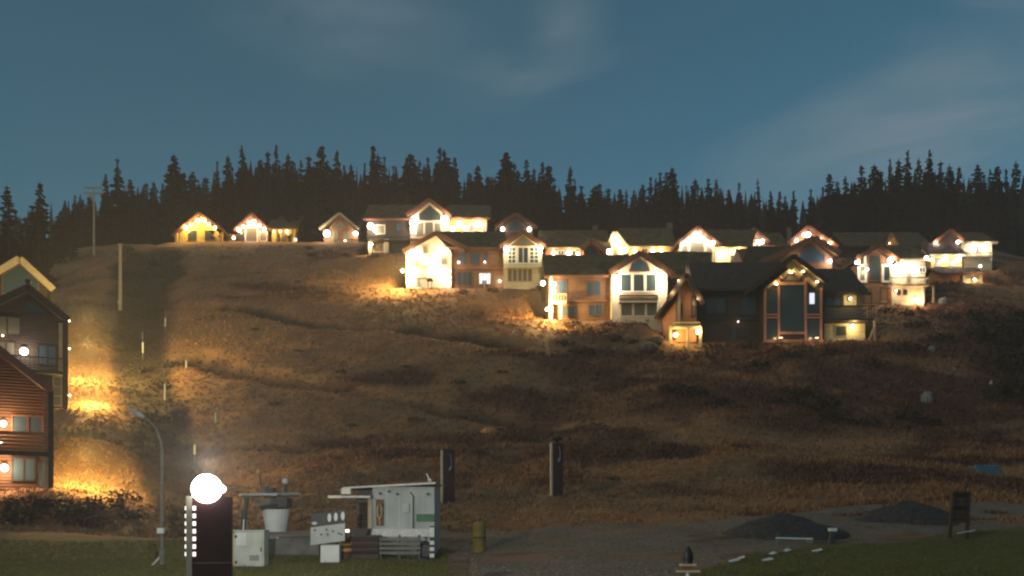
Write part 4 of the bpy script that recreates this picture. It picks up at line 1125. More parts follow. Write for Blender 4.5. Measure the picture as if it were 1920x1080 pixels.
TOPS = [(142,367),(153,363),(202,327),(245,335),(273,340),(287,337),(310,343),(352,325),(365,322),(387,330),(408,297),(426,287),(452,283),(500,283),
 (518,270),(540,283),(578,287),(627,280),(658,303),(650,308),(687,303),(723,290),(740,308),(770,282),(762,293),(787,297),(798,295),(817,275),(837,280),(852,290),
 (889,308),(910,330),(923,333),(950,287),(965,302),(976,315),(992,297),(1017,303),(1027,310),(1092,347),(1108,348),(1123,342),(1140,350),(1163,353),(1175,355),
 (1190,353),(1203,342),(1217,333),(1230,333),(1250,320),(1288,346),(1305,332),(1334,334),(1343,334),(1363,353),(1389,339),(1425,333),(1445,357),(1463,357),(1490,355),
 (1522,353),(1543,348),(1569,337),(1591,327),(1619,305),(1637,305),(1651,320),(1669,295),(1682,295),(1722,293),(1766,298),(1777,307),(1800,311),(1828,307),(1856,318),
 (1870,311),(1902,300),(1920,311),(560,300),(612,300),(480,300),(705,285),(830,292),(1000,315),(1075,335),(1240,318),(1265,325),(1690,300),(1745,300),(1785,318),(1845,322),(1885,318)]
NAMED = {(223,295): 'slim tall spruce well above its neighbours, between power pole and golden cabin',
 (333,292): 'thin ragged spruce rising alone above the golden cabin with two windows', (460,270): 'tallest bushy spruce, above the cabin with one tall middle window',
 (603,272): 'sharp tall spruce above the gap between the crest cabins and the small glazed cabin', (700,270): 'tallest spruce above the dark end of the wide turf roofed house',
 (943,282): 'broad tall spruce standing first to the right of the low notch in the skyline', (1063,310): 'rounded open spruce at the right end of the high middle treeline',
 (1258,311): 'tallest spruce over the low middle stretch of the skyline', (1555,325): 'ragged spruce where the treeline starts to climb again on the right',
 (1698,279): 'tallest spruce of the right hand treeline', (1737,281): 'slender second tallest spruce of the right hand treeline'}
for (u, v) in TOPS:
    D = rnd.uniform(173, 192); spruce(gx(u, D), D, gz(v, D), *fl(u), rnd.choice((.85, 1.05, 1.25, 1.5, 1.8)))
for (u, v), lb in NAMED.items():
    D = rnd.uniform(172, 176); spruce(gx(u, D), D, gz(v, D), lb, None, 1.45)
skyu = np.array([p[0] for p in sorted(TOPS)], float); skyv = np.array([p[1] for p in sorted(TOPS)], float)
_ks = np.interp(np.arange(-100, 2060, 10), skyu, skyv)
_ks = np.convolve(np.pad(_ks, 6, mode='edge'), np.ones(13) / 13, mode='valid')
def sky_row(u): return float(np.interp(u, np.arange(-100, 2060, 10), _ks))
for i in range(178):
    u = 110 + (1990 - 110) * (i + rnd.random()) / 178 if i < 160 else rnd.uniform(110, 620)
    D = rnd.uniform(170, 184)
    v = sky_row(u) + rnd.uniform(14, 62)
    if 600 < u < 1920 and rnd.random() < .25: v += 25
    spruce(gx(u, D), D, gz(v, D), *fl(u), rnd.uniform(1.0, 1.35))
for (u, v, D, lb) in [(18, 347, 128, 'spruce closest to the left border, first of two standing apart'), (73, 340, 131, 'full spruce standing apart, second from the left border'),
                      (-25, 372, 134, 'spruce half outside the left border'), (47, 405, 138, 'short spruce between the two standing apart at the left border'), (108, 402, 150, 'low spruce behind the power pole, right of the two standing apart'),
                      (132, 392, 152, 'young spruce just left of the power pole')]:
    spruce(gx(u, D), D, gz(v, D), lb, None, 1.5)
# the deeper wood that reads as one mass
fm = MB()
for i in range(820):
    y = rnd.uniform(180, 250); u = rnd.uniform(-80, 2000); x = gx(u, y)
    if u < 100 and y < 190: continue
    z0 = float(hill(x, y, False)); v = sky_row(max(110, u)) + rnd.uniform(10, 62)
    zt2 = gz(v, y); r = rnd.uniform(2.2, 3.2); n = 7; a0 = rnd.random() * 6
    lv = 5
    for q in range(lv):
        za = z0 + (zt2 - z0) * (q / lv) * .95; zb = min(zt2, za + (zt2 - z0) * 1.7 / lv)
        rr = r * (1 - q / lv) + .3
        ring = [(x + math.cos(a0 + 6.283 * g / n) * rr * rnd.uniform(.6, 1.2), y + math.sin(a0 + 6.283 * g / n) * rr, za + rnd.uniform(-.6, .6)) for g in range(n)]
        fm.add(ring + [(x, y, zb)], [(g, (g + 1) % n, n) for g in range(n)])
tag(fm.build('spruce_forest', M['needle']), 'deep dark spruce wood that closes off the skyline', kind='stuff')

# ------------------------------------------------------------------ shrubs
def shrub_mesh(seed, n=150):
    q = random.Random(seed); st = MB(); lf = MB()
    for i in range(7):
        a = q.uniform(0, 6.28); l_ = q.uniform(.35, .8)
        st.tube([(0, 0, -.15), (math.cos(a) * l_ * .4, math.sin(a) * l_ * .4, .45), (math.cos(a) * l_ * .8, math.sin(a) * l_ * .8, q.uniform(.7, 1.05))], [.04, .03, .01], 4)
    for i in range(n):
        a = q.uniform(0, 6.28); rr = math.sqrt(q.random()) * .85; z = q.uniform(.08, 1.0) * (1 - .45 * rr)
        p = Vector((math.cos(a) * rr, math.sin(a) * rr, z)); s = q.uniform(.07, .16)
        d1 = Vector((q.uniform(-1, 1), q.uniform(-1, 1), q.uniform(-.6, 1))).normalized() * s; d2 = Vector((q.uniform(-1, 1), q.uniform(-1, 1), q.uniform(-1, 1))).normalized() * s * .7
        lf.add([p - d1, p + d2, p + d1, p - d2], [(0, 1, 2, 3)])
    return st.mesh('stems', M['bark']), lf.mesh('foliage', M['shrub'])
SHR = [shrub_mesh(200 + i) for i in range(4)]
def shrub(u, v, s, label, group=None, flat=.8):
    p = ground(u, v, -.05)
    e = empty('shrub', p, label, 'shrub', group); e.scale = (s, s, s * flat); e.rotation_euler = (0, 0, rnd.uniform(0, 6))
    st, lf = rnd.choice(SHR)
    for nme, mesh in (('stems', st), ('foliage', lf)):
        o_ = bpy.data.objects.new(nme, mesh); COL.objects.link(o_); o_.parent = e
for i, (u, v, s) in enumerate([(1850, 640, 3.2), (1885, 655, 3.6), (1915, 640, 4.0), (1870, 690, 3.0), (1905, 705, 3.6), (1895, 740, 2.8), (1918, 760, 3.2), (1840, 605, 2.4), (1902, 610, 2.6)]):
    shrub(u, v, s, 'dark leafless thicket bush in the black clump at the right border', 'bushes of the black clump at the right border', .9)
for u, v, s in [(1500, 745, 2.4), (1530, 770, 2.6), (1560, 790, 2.0), (1470, 760, 1.8), (1300, 745, 2.0), (1260, 735, 1.8), (1350, 760, 1.6), (1620, 800, 1.6), (1700, 790, 2.0), (1740, 800, 1.7),
                (1090, 665, 1.8), (1060, 650, 1.6), (1150, 640, 1.6), (1420, 690, 1.6), (1640, 690, 1.8), (1560, 668, 1.8), (1480, 672, 1.6), (1700, 660, 1.9), (1760, 640, 2.0), (1720, 615, 1.8), (1780, 600, 1.8)]:
    shrub(u, v, s, 'low dark heather bush on the slope below the front houses', 'heather bushes below the front houses', .6)
for u, v, s in [(770, 548, 1.2), (868, 552, 1.3), (925, 548, 1.1), (1012, 545, 1.2), (1075, 612, 1.2), (1140, 612, 1.1), (1335, 654, 1.3), (1405, 655, 1.2), (1660, 588, 1.4), (1700, 592, 1.3), (700, 484, 1.2), (650, 482, 1.2), (580, 468, 1.1), (585, 482, 1.2)]:
    shrub(u, v, s, 'scrubby bush at the foot of a house on the slope', 'bushes at the house foundations', .7)
for u, v, s in [(480, 620, .9), (560, 660, .8), (640, 700, 1.0), (760, 690, .8), (860, 720, 1.0), (940, 700, .9), (520, 760, .9), (660, 800, .8), (780, 790, 1.0), (900, 850, .8), (1000, 830, .9), (1120, 800, 1.0), (1240, 850, .8), (1390, 840, .9), (1150, 900, .7), (480, 540, .9), (560, 530, .8)]:
    shrub(u, v, s, 'single low brown bush on the open ski slope', 'low bushes scattered on the open slope', .5)
for u, v, s in [(60, 960, 1.6), (120, 970, 1.8), (190, 955, 1.5), (30, 985, 1.3), (230, 940, 1.4), (160, 990, 1.2), (250, 975, 1.1)]:
    shrub(u, v, s, 'brown bush on the bank under the red balcony house', 'bushes on the bank under the red house', .7)
for u, v, s in [(235, 520, 1.5), (255, 560, 1.7), (280, 600, 1.5), (240, 600, 1.6), (262, 700, 1.7), (300, 730, 1.5), (330, 790, 1.4), (285, 790, 1.5), (350, 850, 1.2), (290, 500, 1.4), (240, 470, 1.4), (320, 690, 1.4), (235, 660, 1.5), (315, 840, 1.3)]:
    shrub(u, v, s, 'dark green scrub bush growing in the lift track', 'scrub bushes in the lift track', .8)

# ================================================================== things on the slope and in the yard
def T(name, label, cat, u, v, D=None, group=None):
    """a thing whose base shows at (u, v); returns (Empty, local-x function, local-z function)"""
    if D is None:
        p = ground(u, v)
    else:
        p = Vector((gx(u, D), D, gz(v, D)))
    e = empty(name, p, label, cat, group)
    Dd = p.y
    return e, (lambda uu, d=0: gx(uu, Dd + d) - p.x), (lambda vv, d=0: gz(vv, Dd + d) - p.z), Dd / F

# --- power pole with cross arms on the crest
e, X, Z, s = T('power_pole', 'tall grey power pole with cross arms at the edge of the forest', 'power pole', 176, 458, 150)
MB().tube([(0, 0, -2), (0, 0, Z(352))], [.2, .13], 8).build('pole', M['pole_wood'], e)
for v_ in (352, 362):
    MB().box(X(158), X(193), -.1, .1, Z(v_) - .12, Z(v_) + .1).build('crossarm', M['pole_wood'], e)
for u_ in (160, 168, 184, 191):
    MB().tube([(X(u_), 0, Z(351)), (X(u_), 0, Z(347))], [.1, .06], 6).build('insulator', M['metal_pale'], e)
MB().beam((X(163), .12, Z(362)), (0, .12, Z(378)), .1, .1).build('brace', M['pole_wood'], e)
# --- pale post beside the lift track
e, X, Z, s = T('lift_post', 'pale wooden post standing beside the top of the dark lift track', 'post', 225.5, 582)
MB().tube([(0, 0, -.5), (0, 0, Z(458))], [.26, .19], 10).build('post', M['trim_pale'], e)
MB().box(-.3, .3, -.12, .12, Z(460), Z(457)).build('cap', M['pole_wood'], e)
MB().box(-.2, .25, -.32, -.22, Z(570), Z(565)).build('plate', M['metal_pale'], e)
# --- tow hangers of the drag lift
for u, v0, v1 in [(268, 622, 662), (310, 580, 612), (349, 662, 690), (309, 690, 750), (404, 755, 792), (365, 815, 852)]:
    D = row_D(v1 + 26)
    e, X, Z, s = T('lift_marker', 'thin pale marker stick standing in the dark lift track', 'marker stick', u, v1 + 14, None, 'marker sticks along the lift track')
    MB().tube([(0, 0, -.3), (rnd.uniform(-.1, .1), 0, Z(v0))], [.045, .035], 6).build('stick', M['metal_lamp'], e)
    MB().box(-.07, .09, -.06, .03, Z(v1), Z((v0 + v1) / 2))  .build('reflector', M['metal_pale'], e)

# --- unlit street lamp
e, X, Z, s = T('street_lamp', 'unlit street lamp with a curved arm, left of the glowing pylon', 'street lamp', 304, 1058)
MB().tube([(0, 0, -.3), (0, 0, Z(1030))], [.11, .1], 10).build('base', M['metal_lamp'], e)
MB().tube([(0, 0, Z(1035)), (0, 0, Z(850)), (X(302), 0, Z(828)), (X(294), 0, Z(806)), (X(281), 0, Z(790)), (X(266), 0, Z(781))], [.062, .05, .046, .042, .04, .036], 10).build('pole', M['metal_lamp'], e, smooth=True)
MB().tube([(X(270), 0, Z(783)), (X(262), 0, Z(777)), (X(240), 0, Z(767))], [.06, .11, .05], 8).build('lamp_head', M['metal_pale'], e)
MB().box(-.13, .1, -.15, .02, Z(1000), Z(990)).build('fuse_box', M['white_paint'], e)
MB().beam((0, 0, Z(1040)), (X(289), -.2, Z(1060)), .06, .06).build('brace', M['metal_pale'], e)

# --- glowing pylon in front
D0 = 18.2
px0 = gx(395, D0)
pb = float(hill(px0, D0))
e = empty('lamp_pylon', (px0, D0, pb - .05), 'dark pylon with glaring white globe lamp and lit square studs, nearest the viewer', 'lamp pylon')
e.rotation_euler = (0, 0, math.radians(14))
ztop = gz(932, D0) - pb + .05
MB().box(-.36, .44, -.12, .12, 0, ztop).build('panel', M['maroon'], e)
MB().box(-.478, -.362, -.135, .135, 0, ztop + .02).build('edge_board', M['panel_edge'], e)
MB().box(-.34, .42, -.124, -.1205, ztop * .55, ztop * .553).build('seam', M['panel_edge'], e)
for r_ in range(7):
    zz = gz(953 + r_ * 14.2, D0) - pb + .05
    MB().box(-.345, -.285, -.15, -.121, zz - .045, zz + .045).build('light_stud', M['led'], e)
    MB().box(-.505, -.479, -.1, -.04, zz - .04, zz + .04).build('light_stud', M['led'], e)
gl = Vector((-.07, -.10, gz(917, D0) - pb + .05))
MB().tube([(gl.x, .0, ztop - .02), (gl.x, .0, gl.z - .1)], [.10, .12], 10).build('lamp_neck', M['black'], e)
lg = MB().ball((0, 0, 0), .315, 20, 14, .96).build('globe', M['flood'], e, gl, smooth=True)  # floodlight's glare shaped as a globe
MB().ball((.31, -.02, 0), .08, 10, 6).build('side_lens', M['flood'], lg, smooth=True)
point_light(lg, (0, 0, .52), 3000, (1.0, .97, .84), .12)

# --- two more pylons farther up
def pylon(u, v0, v1, wpx, label, cap):
    e, X, Z, s = T('slope_pylon', label, 'pylon', u, v1, None, 'dark pylons on the slope')
    e.rotation_euler = (0, 0, math.radians(16))
    w_ = wpx * s / 2; zt_ = Z(v0)
    MB().box(-w_, w_, -.12, .12, -.4, zt_).build('panel', M['maroon'], e)
    MB().box(-w_ - .10, -w_ - .002, -.135, .135, -.4, zt_ + .02).build('edge_board', M['panel_edge'], e)
    for i in range(9 if cap else 3):
        zz = zt_ - .2 - i * .21
        MB().box(-w_ - .13, -w_ - .101, -.1, -.03, zz - .05, zz + .05).build('light_stud', M['white_paint'], e)
    # pale upright emblem on the upper third
    for (a, b_) in (((.06, -.22), (.14, -.50)), ((.14, -.50), (.13, -.95)), ((.13, -.95), (.02, -1.18))):
        MB().beam((a[0], -.13, zt_ + a[1]), (b_[0], -.13, zt_ + b_[1]), .02, .10).build('emblem_stroke', M['metal_pale'], e)
    if cap:
        MB().ball((-.03, 0, zt_ + .30), .40, 12, 6, .45).build('lamp_cap', M['black'], e, smooth=True)
        MB().tube([(-.03, 0, zt_), (-.03, 0, zt_ + .2)], [.12, .12], 8).build('lamp_neck', M['black'], e)
    else:
        MB().box(-w_ - .1, w_, -.14, .14, zt_ + .021, zt_ + .07).build('top_plate', M['black'], e)
pylon(841, 845, 942, 22, 'capless dark pylon on the slope just right of the white lift hut', False)
pylon(1045, 831, 930, 21, 'dark pylon with a mushroom lamp cap, standing alone in the middle of the slope', True)

# --- grey cabinet with a note
e, X, Z, s = T('control_cabinet', 'grey metal cabinet with a white sheet of paper on its door, beside the glowing pylon', 'cabinet', 463, 1062)
MB().box(X(440), X(495), 0, .55, -.05, Z(997)).build('cabinet_body', M['cabinet'], e)
MB().box(X(430), X(440) - .003, .02, .53, -.05, Z(999)).build('side_panel', M['trim_pale'], e)
MB().box(X(443), X(492), -.025, -.002, .08, Z(1000)).build('door', M['cabinet'], e)
MB().box(X(443), X(462), -.034, -.027, Z(1022), Z(999)).build('paper_sheet', M['white_paint'], e)
for v_ in (1006, 1054): MB().box(X(441), X(445), -.05, -.026, Z(v_) - .05, Z(v_) + .05).build('hinge', M['metal_dark'], e)
for k_ in range(4): MB().box(X(468), X(486), -.036, -.026, Z(1050 - 2.6 * k_) - .012, Z(1050 - 2.6 * k_) + .012).build('vent_slot', M['metal_dark'], e)
MB().box(X(489), X(491), -.06, -.026, Z(1034), Z(1026)).build('handle', M['metal_dark'], e)
MB().box(X(428), X(497), -.05, .6, Z(997) + .002, Z(994)).build('lid', M['metal_pale'], e)
MB().tube([(X(453), .2, Z(994)), (X(454), .2, Z(974))], [.025, .025], 6).build('mast', M['white_paint'], e)

# --- drive station of the drag lift
e, X, Z, s = T('lift_station', 'drag lift drive wheel on a tapering pale pedestal', 'ski lift station', 513, 1040)
y0 = .3
MB().tube([(X(514), y0, Z(1010)), (X(514), y0, Z(990)), (X(514), y0, Z(955))], [.40, .42, .54], 20).build('pedestal', M['white_paint'], e, smooth=False)
MB().tube([(X(511), y0, Z(955)), (X(510), y0, Z(946))], [.50, .62], 18).build('collar', M['metal_dark'], e)
hb = MB(); hb.box(X(478), X(510), y0 - .45, y0 + .35, Z(949), Z(936)); hb.build('gear_housing', M['stone'], e)
MB().box(X(510) + .002, X(540), y0 - .5, y0 + .4, Z(951), Z(934)).build('motor_housing', M['metal_dark'], e)
whl = MB()
n = 28; R_ = 1.14
c_ = Vector((X(503), y0, Z(928)))
ring = []
for k in range(n): ring.append(c_ + Vector((math.cos(2 * PI * k / n) * R_, math.sin(2 * PI * k / n) * R_, 0.02 * math.cos(2 * PI * k / n))))
whl.tube(ring + [ring[0]], .065, 6)
wo = whl.build('drive_wheel', M['metal_pale'], e, smooth=True)
for k in range(6):
    a = 2 * PI * k / 6 + .3
    MB().beam(c_, c_ + Vector((math.cos(a) * (R_ - .05), math.sin(a) * (R_ - .05), 0)), .09, .07).build('spoke', M['metal_dark'], wo)
MB().tube([c_ - Vector((0, 0, .12)), c_ + Vector((0, 0, .16))], [.25, .22], 12).build('hub', M['metal_dark'], e)
MB().box(X(487), X(497), y0 - .25, y0 + .2, Z(924), Z(912)).build('gearbox', M['concrete'], e)
MB().box(X(499), X(512), y0 - .3, y0 + .2, Z(922), Z(914)).build('gearbox', M['metal_dark'], e)
MB().tube([(X(531), y0, Z(925)), (X(530), y0, Z(906))], [.09, .07], 8).build('beacon_post', M['metal_dark'], e)
MB().ball((X(531), y0, Z(902)), .13, 8, 6).build('beacon', M['white_paint'], e, smooth=True)
MB().tube([(X(486), y0, Z(914)), (X(483), y0, Z(889))], [.03, .03], 6).build('horn_post', M['metal_dark'], e)
MB().tube([(X(480), y0 - .1, Z(884)), (X(483), y0 + .06, Z(884))], [.10, .05], 8).build('horn', M['orange_plastic'], e)
MB().tube([(X(462), y0 - .2, Z(932)), (X(457), y0 - .25, Z(958)), (X(455), y0 - .25, Z(994))], [.09, .12, .10], 8).build('hanger_arm', M['metal_dark'], e)
MB().box(X(497), X(598), y0 - .35, y0 + .9, -.4, Z(1006)).build('plinth', M['concrete'], e)
MB().box(X(492), X(600), y0 - .45, y0 + 1.0, Z(1006) + .002, Z(997)).build('timber_cap', M['grey_board'], e)

# --- tilted control board
e, X, Z, s = T('control_board', 'tilted control board, black top with three white ovals over a white dotted panel', 'control board', 617, 1055)
MB().box(X(601), X(636), 0, .4, -.05, Z(1022)).build('stand', M['white_paint'], e)
tl = .13
def board(u0, u1, va, vb, m, name, y0, y1):
    b = MB(); x0, x1 = X(u0), X(u1); za, zb = Z(va), Z(vb); dz = (x1 - x0) * tl
    b.add([(x0, y0, zb), (x1, y0, zb + dz), (x1, y1, zb + dz), (x0, y1, zb), (x0, y0, za), (x1, y0, za + dz), (x1, y1, za + dz), (x0, y1, za)],
          [(0, 3, 2, 1), (4, 5, 6, 7), (0, 1, 5, 4), (1, 2, 6, 5), (2, 3, 7, 6), (3, 0, 4, 7)])
    return b.build(name, M[m], e)
board(585, 650, 964, 987, 'metal_dark', 'upper_panel', -.12, -.04)
board(584, 648, 989, 1022, 'white_wall', 'lower_panel', -.14, -.03)
for u_ in (619, 631, 644):
    o_ = MB().tube([(0, -.135, 0), (0, -.121, 0)], [.09, .09], 14).build('oval_button', M['white_paint'], e, (X(u_), 0, Z(975) + (X(u_) - X(585)) * tl)); o_.scale = (.75, 1, 1.75)
o_ = MB().tube([(0, -.135, 0), (0, -.121, 0)], [.07, .07], 12).build('oval_button', M['metal_pale'], e, (X(591), 0, Z(981))); o_.scale = (1.4, 1, .8)
for u_, v_ in ((592, 995), (604, 1003), (614, 994), (616, 1003), (626, 997), (637, 1001), (642, 1003)):
    MB().tube([(X(u_), -.155, Z(v_) + .02), (X(u_), -.141, Z(v_) + .02)], [.04, .04], 8).build('knob', M['metal_dark'], e)

# --- lift hut
e, X, Z, s = T('lift_hut', 'small white walled lift hut with a flat roof and an awning over its doorway', 'hut', 735, 1046)
y0 = .55
MB().box(X(694), X(812), y0, 3.2, -.3, Z(912)).build('wall', M['white_wall'], e)
MB().box(X(656), X(694) - .003, y0 + .9, 3.2, -.3, Z(918)).build('porch_wall', M['grey_board'], e)
rf = MB(); xa, xb = X(640), X(815)
rf.add([(xa, y0 - .25, Z(916)), (xb, y0 - .25, Z(907)), (xb, 3.4, Z(907)), (xa, 3.4, Z(916)), (xa, y0 - .25, Z(913)), (xb, y0 - .25, Z(903)), (xb, 3.4, Z(903)), (xa, 3.4, Z(913))],
       [(0, 3, 2, 1), (4, 5, 6, 7), (0, 1, 5, 4), (1, 2, 6, 5), (2, 3, 7, 6), (3, 0, 4, 7)])
rf.build('roof', M['metal_pale'], e)
MB().beam((X(728), y0 - .27, Z(905.5)), (X(800), y0 - .27, Z(901.5)), .03, .07).build('fascia', M['log_red'], e)
MB().box(X(637), X(655), y0 - .3, y0 - .262, Z(926), Z(915)).build('awning_end', M['trim_cream'], e)
MB().box(X(615), X(641), y0 - .6, y0 + .8, Z(934), Z(929)).build('awning', M['trim_cream'], e)
MB().box(X(641) + .002, X(694), y0 - .58, y0 + .8, Z(933.5), Z(929.5)).build('awning_beam', M['metal_pale'], e)
MB().box(X(661), X(686), y0 + .88, y0 + .897, Z(1005), Z(941)).build('door', M['log_dark'], e)
MB().box(X(686), X(694) - .004, y0 - .1, y0 + .1, 0, Z(934)).build('post', M['trim_pale'], e)
MB().box(X(701), X(716), y0 - .035, y0 - .002, Z(986), Z(936)).build('notice_board', M['log_brown'], e)
MB().box(X(778), X(812), y0 - .05, y0 - .002, Z(978), Z(964)).build('sign', M['green_sign'], e)
for u_, v_ in ((692, 926), (709, 925), (726, 921), (742, 926), (800, 926)):
    MB().box(X(u_) - .05, X(u_) + .05, y0 - .09, y0 - .001, Z(v_) - .04, Z(v_) + .05).build('bracket', M['metal_dark'], e)
for u_ in (722, 745, 768, 790):
    MB().box(X(u_) - .012, X(u_) + .012, y0 - .012, y0 - .001, Z(992), Z(913)).build('wall_seam', M['metal_pale'], e)
MB().tube([(X(772), y0 - .05, Z(1000)), (X(772), y0 - .05, Z(930)), (X(766), y0 - .05, Z(922))], .022, 6).build('conduit', M['metal_dark'], e)
MB().box(X(752), X(764), y0 - .06, y0 - .001, Z(960), Z(944)).build('switch_box', M['cabinet'], e)
MB().box(X(690), X(812), y0 - .12, y0 - .003, Z(1007), Z(992)).build('skirting', M['metal_pale'], e)
MB().tube([(X(800), y0 + .2, Z(906)), (X(800), y0 + .2, Z(894)), (X(796), y0 + .2, Z(886))], [.035, .035, .03], 6).build('mast', M['white_paint'], e)
MB().ball((X(803), y0 + .1, Z(900)), .09, 8, 6).build('siren', M['trim_cream'], e, smooth=True)

e, X, Z, s = T('rope_coil', 'pale coil of rope hanging on the notice board of the lift hut', 'rope', 708, 986, 33.0)
he = e.location.copy()
rp = MB(); pts = []
for k in range(60):
    a = 2 * PI * k / 15; pts.append((math.sin(a) * .08 + .01 * math.sin(k), -.03 + .02 * math.sin(k * 1.7), .55 + math.cos(a) * (.28 + .01 * (k % 4))))
rp.tube(pts, .018, 5); rp.tube([(0, -.03, .28), (.02, -.03, .02)], [.02, .025], 5)
rp.build('rope', M['rope'], e)
hut = [o_ for o_ in COL.objects if o_.name == 'lift_hut'][0]
e.location = (hut.location.x + gx(708, hut.location.y) - gx(735, hut.location.y), hut.location.y + .55 - .06, gz(985, hut.location.y))

# --- slatted barrier in front of the hut
yb_ = hut.location.y - .35
def FT(name, label, cat, u, vb_, D, group=None):
    p = Vector((gx(u, D), D, float(hill(gx(u, D), D)) - .03))
    e = empty(name, p, label, cat, group)
    return e, (lambda uu: gx(uu, D) - p.x), (lambda vv: gz(vv, D) - p.z)
e, X, Z = FT('slat_barrier', 'grey slatted fence panel in front of the white lift hut', 'fence', 748, 1048, yb_)
for v_ in (1011, 1019.5, 1028, 1036.5):
    MB().box(X(711), X(788), -.03, .02, Z(v_) - .05, Z(v_) + .05).build('slat', M['metal_lamp'], e)
for u_ in (713, 749, 786):
    MB().box(X(u_) - .04, X(u_) + .04, .022, .09, -.1, Z(1003)).build('post', M['metal_dark'], e)
e, X, Z = FT('crate', 'dark red brown crate on the ground beside the grey slatted fence', 'crate', 682, 1050, yb_ - .1)
MB().box(X(655), X(709), 0, .7, 0, Z(1004)).build('crate_body', M['maroon'], e)
for v_ in (1011, 1023, 1035): MB().box(X(656), X(708), -.03, -.002, Z(v_) - .09, Z(v_) + .09).build('slat', M['log_dark'], e)
e, X, Z = FT('plastic_bin', 'black plastic bin standing on top of the dark crate', 'bin', 676, 1002, yb_ + .1)
MB().prism_y([(X(664), Z(1004) + .01), (X(687), Z(1004) + .01), (X(689), Z(993)), (X(662), Z(993))], 0, .5).build('bin_body', M['black'], e)
MB().box(X(660), X(691), -.03, .53, Z(993) + .002, Z(991)).build('lid', M['black'], e)
e, X, Z = FT('orange_barrier', 'orange banded barrier drum at the corner of the lift hut', 'barrier', 647, 1040, yb_ - .2)
MB().tube([(0, .2, -.05), (0, .2, Z(1008))], [.27, .24], 16).build('drum', M['log_red'], e)
for v_ in (1019, 1031): MB().tube([(0, .2, Z(v_) - .06), (0, .2, Z(v_) + .06)], [.275, .272], 16).build('band', M['orange_plastic'], e)
MB().box(-.11, .12, 0, .2, Z(998), Z(993)).build('reflector', M['lamp_pink'], e)  # reflector glint put into a glowing material
MB().tube([(0, .2, Z(1008)), (0, .15, Z(997))], [.03, .03], 6).build('stem', M['metal_dark'], e)
e, X, Z = FT('marker_post', 'black and white banded marker post at the right corner of the lift hut', 'marker post', 810, 1048, yb_ - .1)
MB().box(-.09, .09, 0, .14, -.1, Z(986)).build('post', M['black'], e)
for a, b_ in ((989, 1007), (1014, 1021), (1026, 1033), (1038, 1045)): MB().box(-.085, .085, -.02, -.002, Z(b_), Z(a)).build('band', M['white_paint'], e)
e, X, Z = FT('spare_wheel', 'dark wheel leaning on the lift hut between the fence and the banded post', 'wheel', 797, 1046, yb_ + .1)
wt = MB(); pts = [(math.cos(2 * PI * k / 20) * .26, .1 * math.sin(2 * PI * k / 20) + .1, .36 + math.sin(2 * PI * k / 20) * .32) for k in range(21)]
wt.tube(pts, .075, 8); wt.build('tyre', M['black'], e, smooth=True)
MB().tube([(0, .06, .36), (0, .16, .36)], [.2, .2], 14).build('rim', M['metal_dark'], e)

# --- yellow pad, low barrier, stump things
e, X, Z, s = T('padded_post', 'worn yellow padded post at the edge of the gravel yard', 'padded post', 899, 1034)
MB().tube([(0, 0, -.2), (0, 0, Z(984)), (0, 0, Z(978))], [.27, .25, .18], 14).build('pad', M['yellow_pad'], e)
MB().tube([(0, 0, Z(978)), (0, 0, Z(972))], [.06, .06], 8).build('post', M['metal_dark'], e)
MB().tube([(0, 0, Z(1008) - .03), (0, 0, Z(1008) + .03)], [.272, .271], 14).build('strap', M['trim_dark'], e)
e, X, Z, s = T('wooden_barrier', 'low brown wooden trestle on the gravel at the lower edge of the view', 'trestle', 862, 1080, 27.0)
for u_ in (847, 878): MB().beam((X(u_) - .05, 0, -.4), (X(u_), 0, Z(1047)), .09, .09).build('leg', M['trim_dark'], e)
MB().box(X(845), X(880), -.07, -.02, Z(1060), Z(1048)).build('board', M['log_dark'], e); MB().box(X(845), X(880), -.07, -.02, Z(1076), Z(1066)).build('board', M['log_dark'], e)
MB().box(X(842), X(884), -.1, .1, Z(1047), Z(1044)).build('top_rail', M['log_dark'], e)
e, X, Z, s = T('hydrant_stand', 'dark domed snow gun hydrant on a pale cross shaped stand at the lower edge', 'hydrant', 1290, 1080, 25.5)
MB().tube([(0, 0, -.5), (0, 0, Z(1062))], [.07, .07], 8).build('stem', M['metal_pale'], e)
MB().box(X(1268), X(1312), -.08, .08, Z(1073), Z(1069)).build('crossbar', M['trim_pale'], e); MB().box(X(1275), X(1304), -.12, .12, Z(1061), Z(1057)).build('plate', M['trim_pale'], e)
MB().tube([(0, 0, Z(1057)), (0, 0, Z(1050)), (0, 0, Z(1038)), (0, 0, Z(1029)), (0, 0, Z(1024))], [.12, .16, .15, .09, .03], 12).build('dome', M['black'], e, smooth=True)
MB().box(X(1277), X(1301), -.1, .1, Z(1068), Z(1062)).build('collar', M['trim_brown'], e)

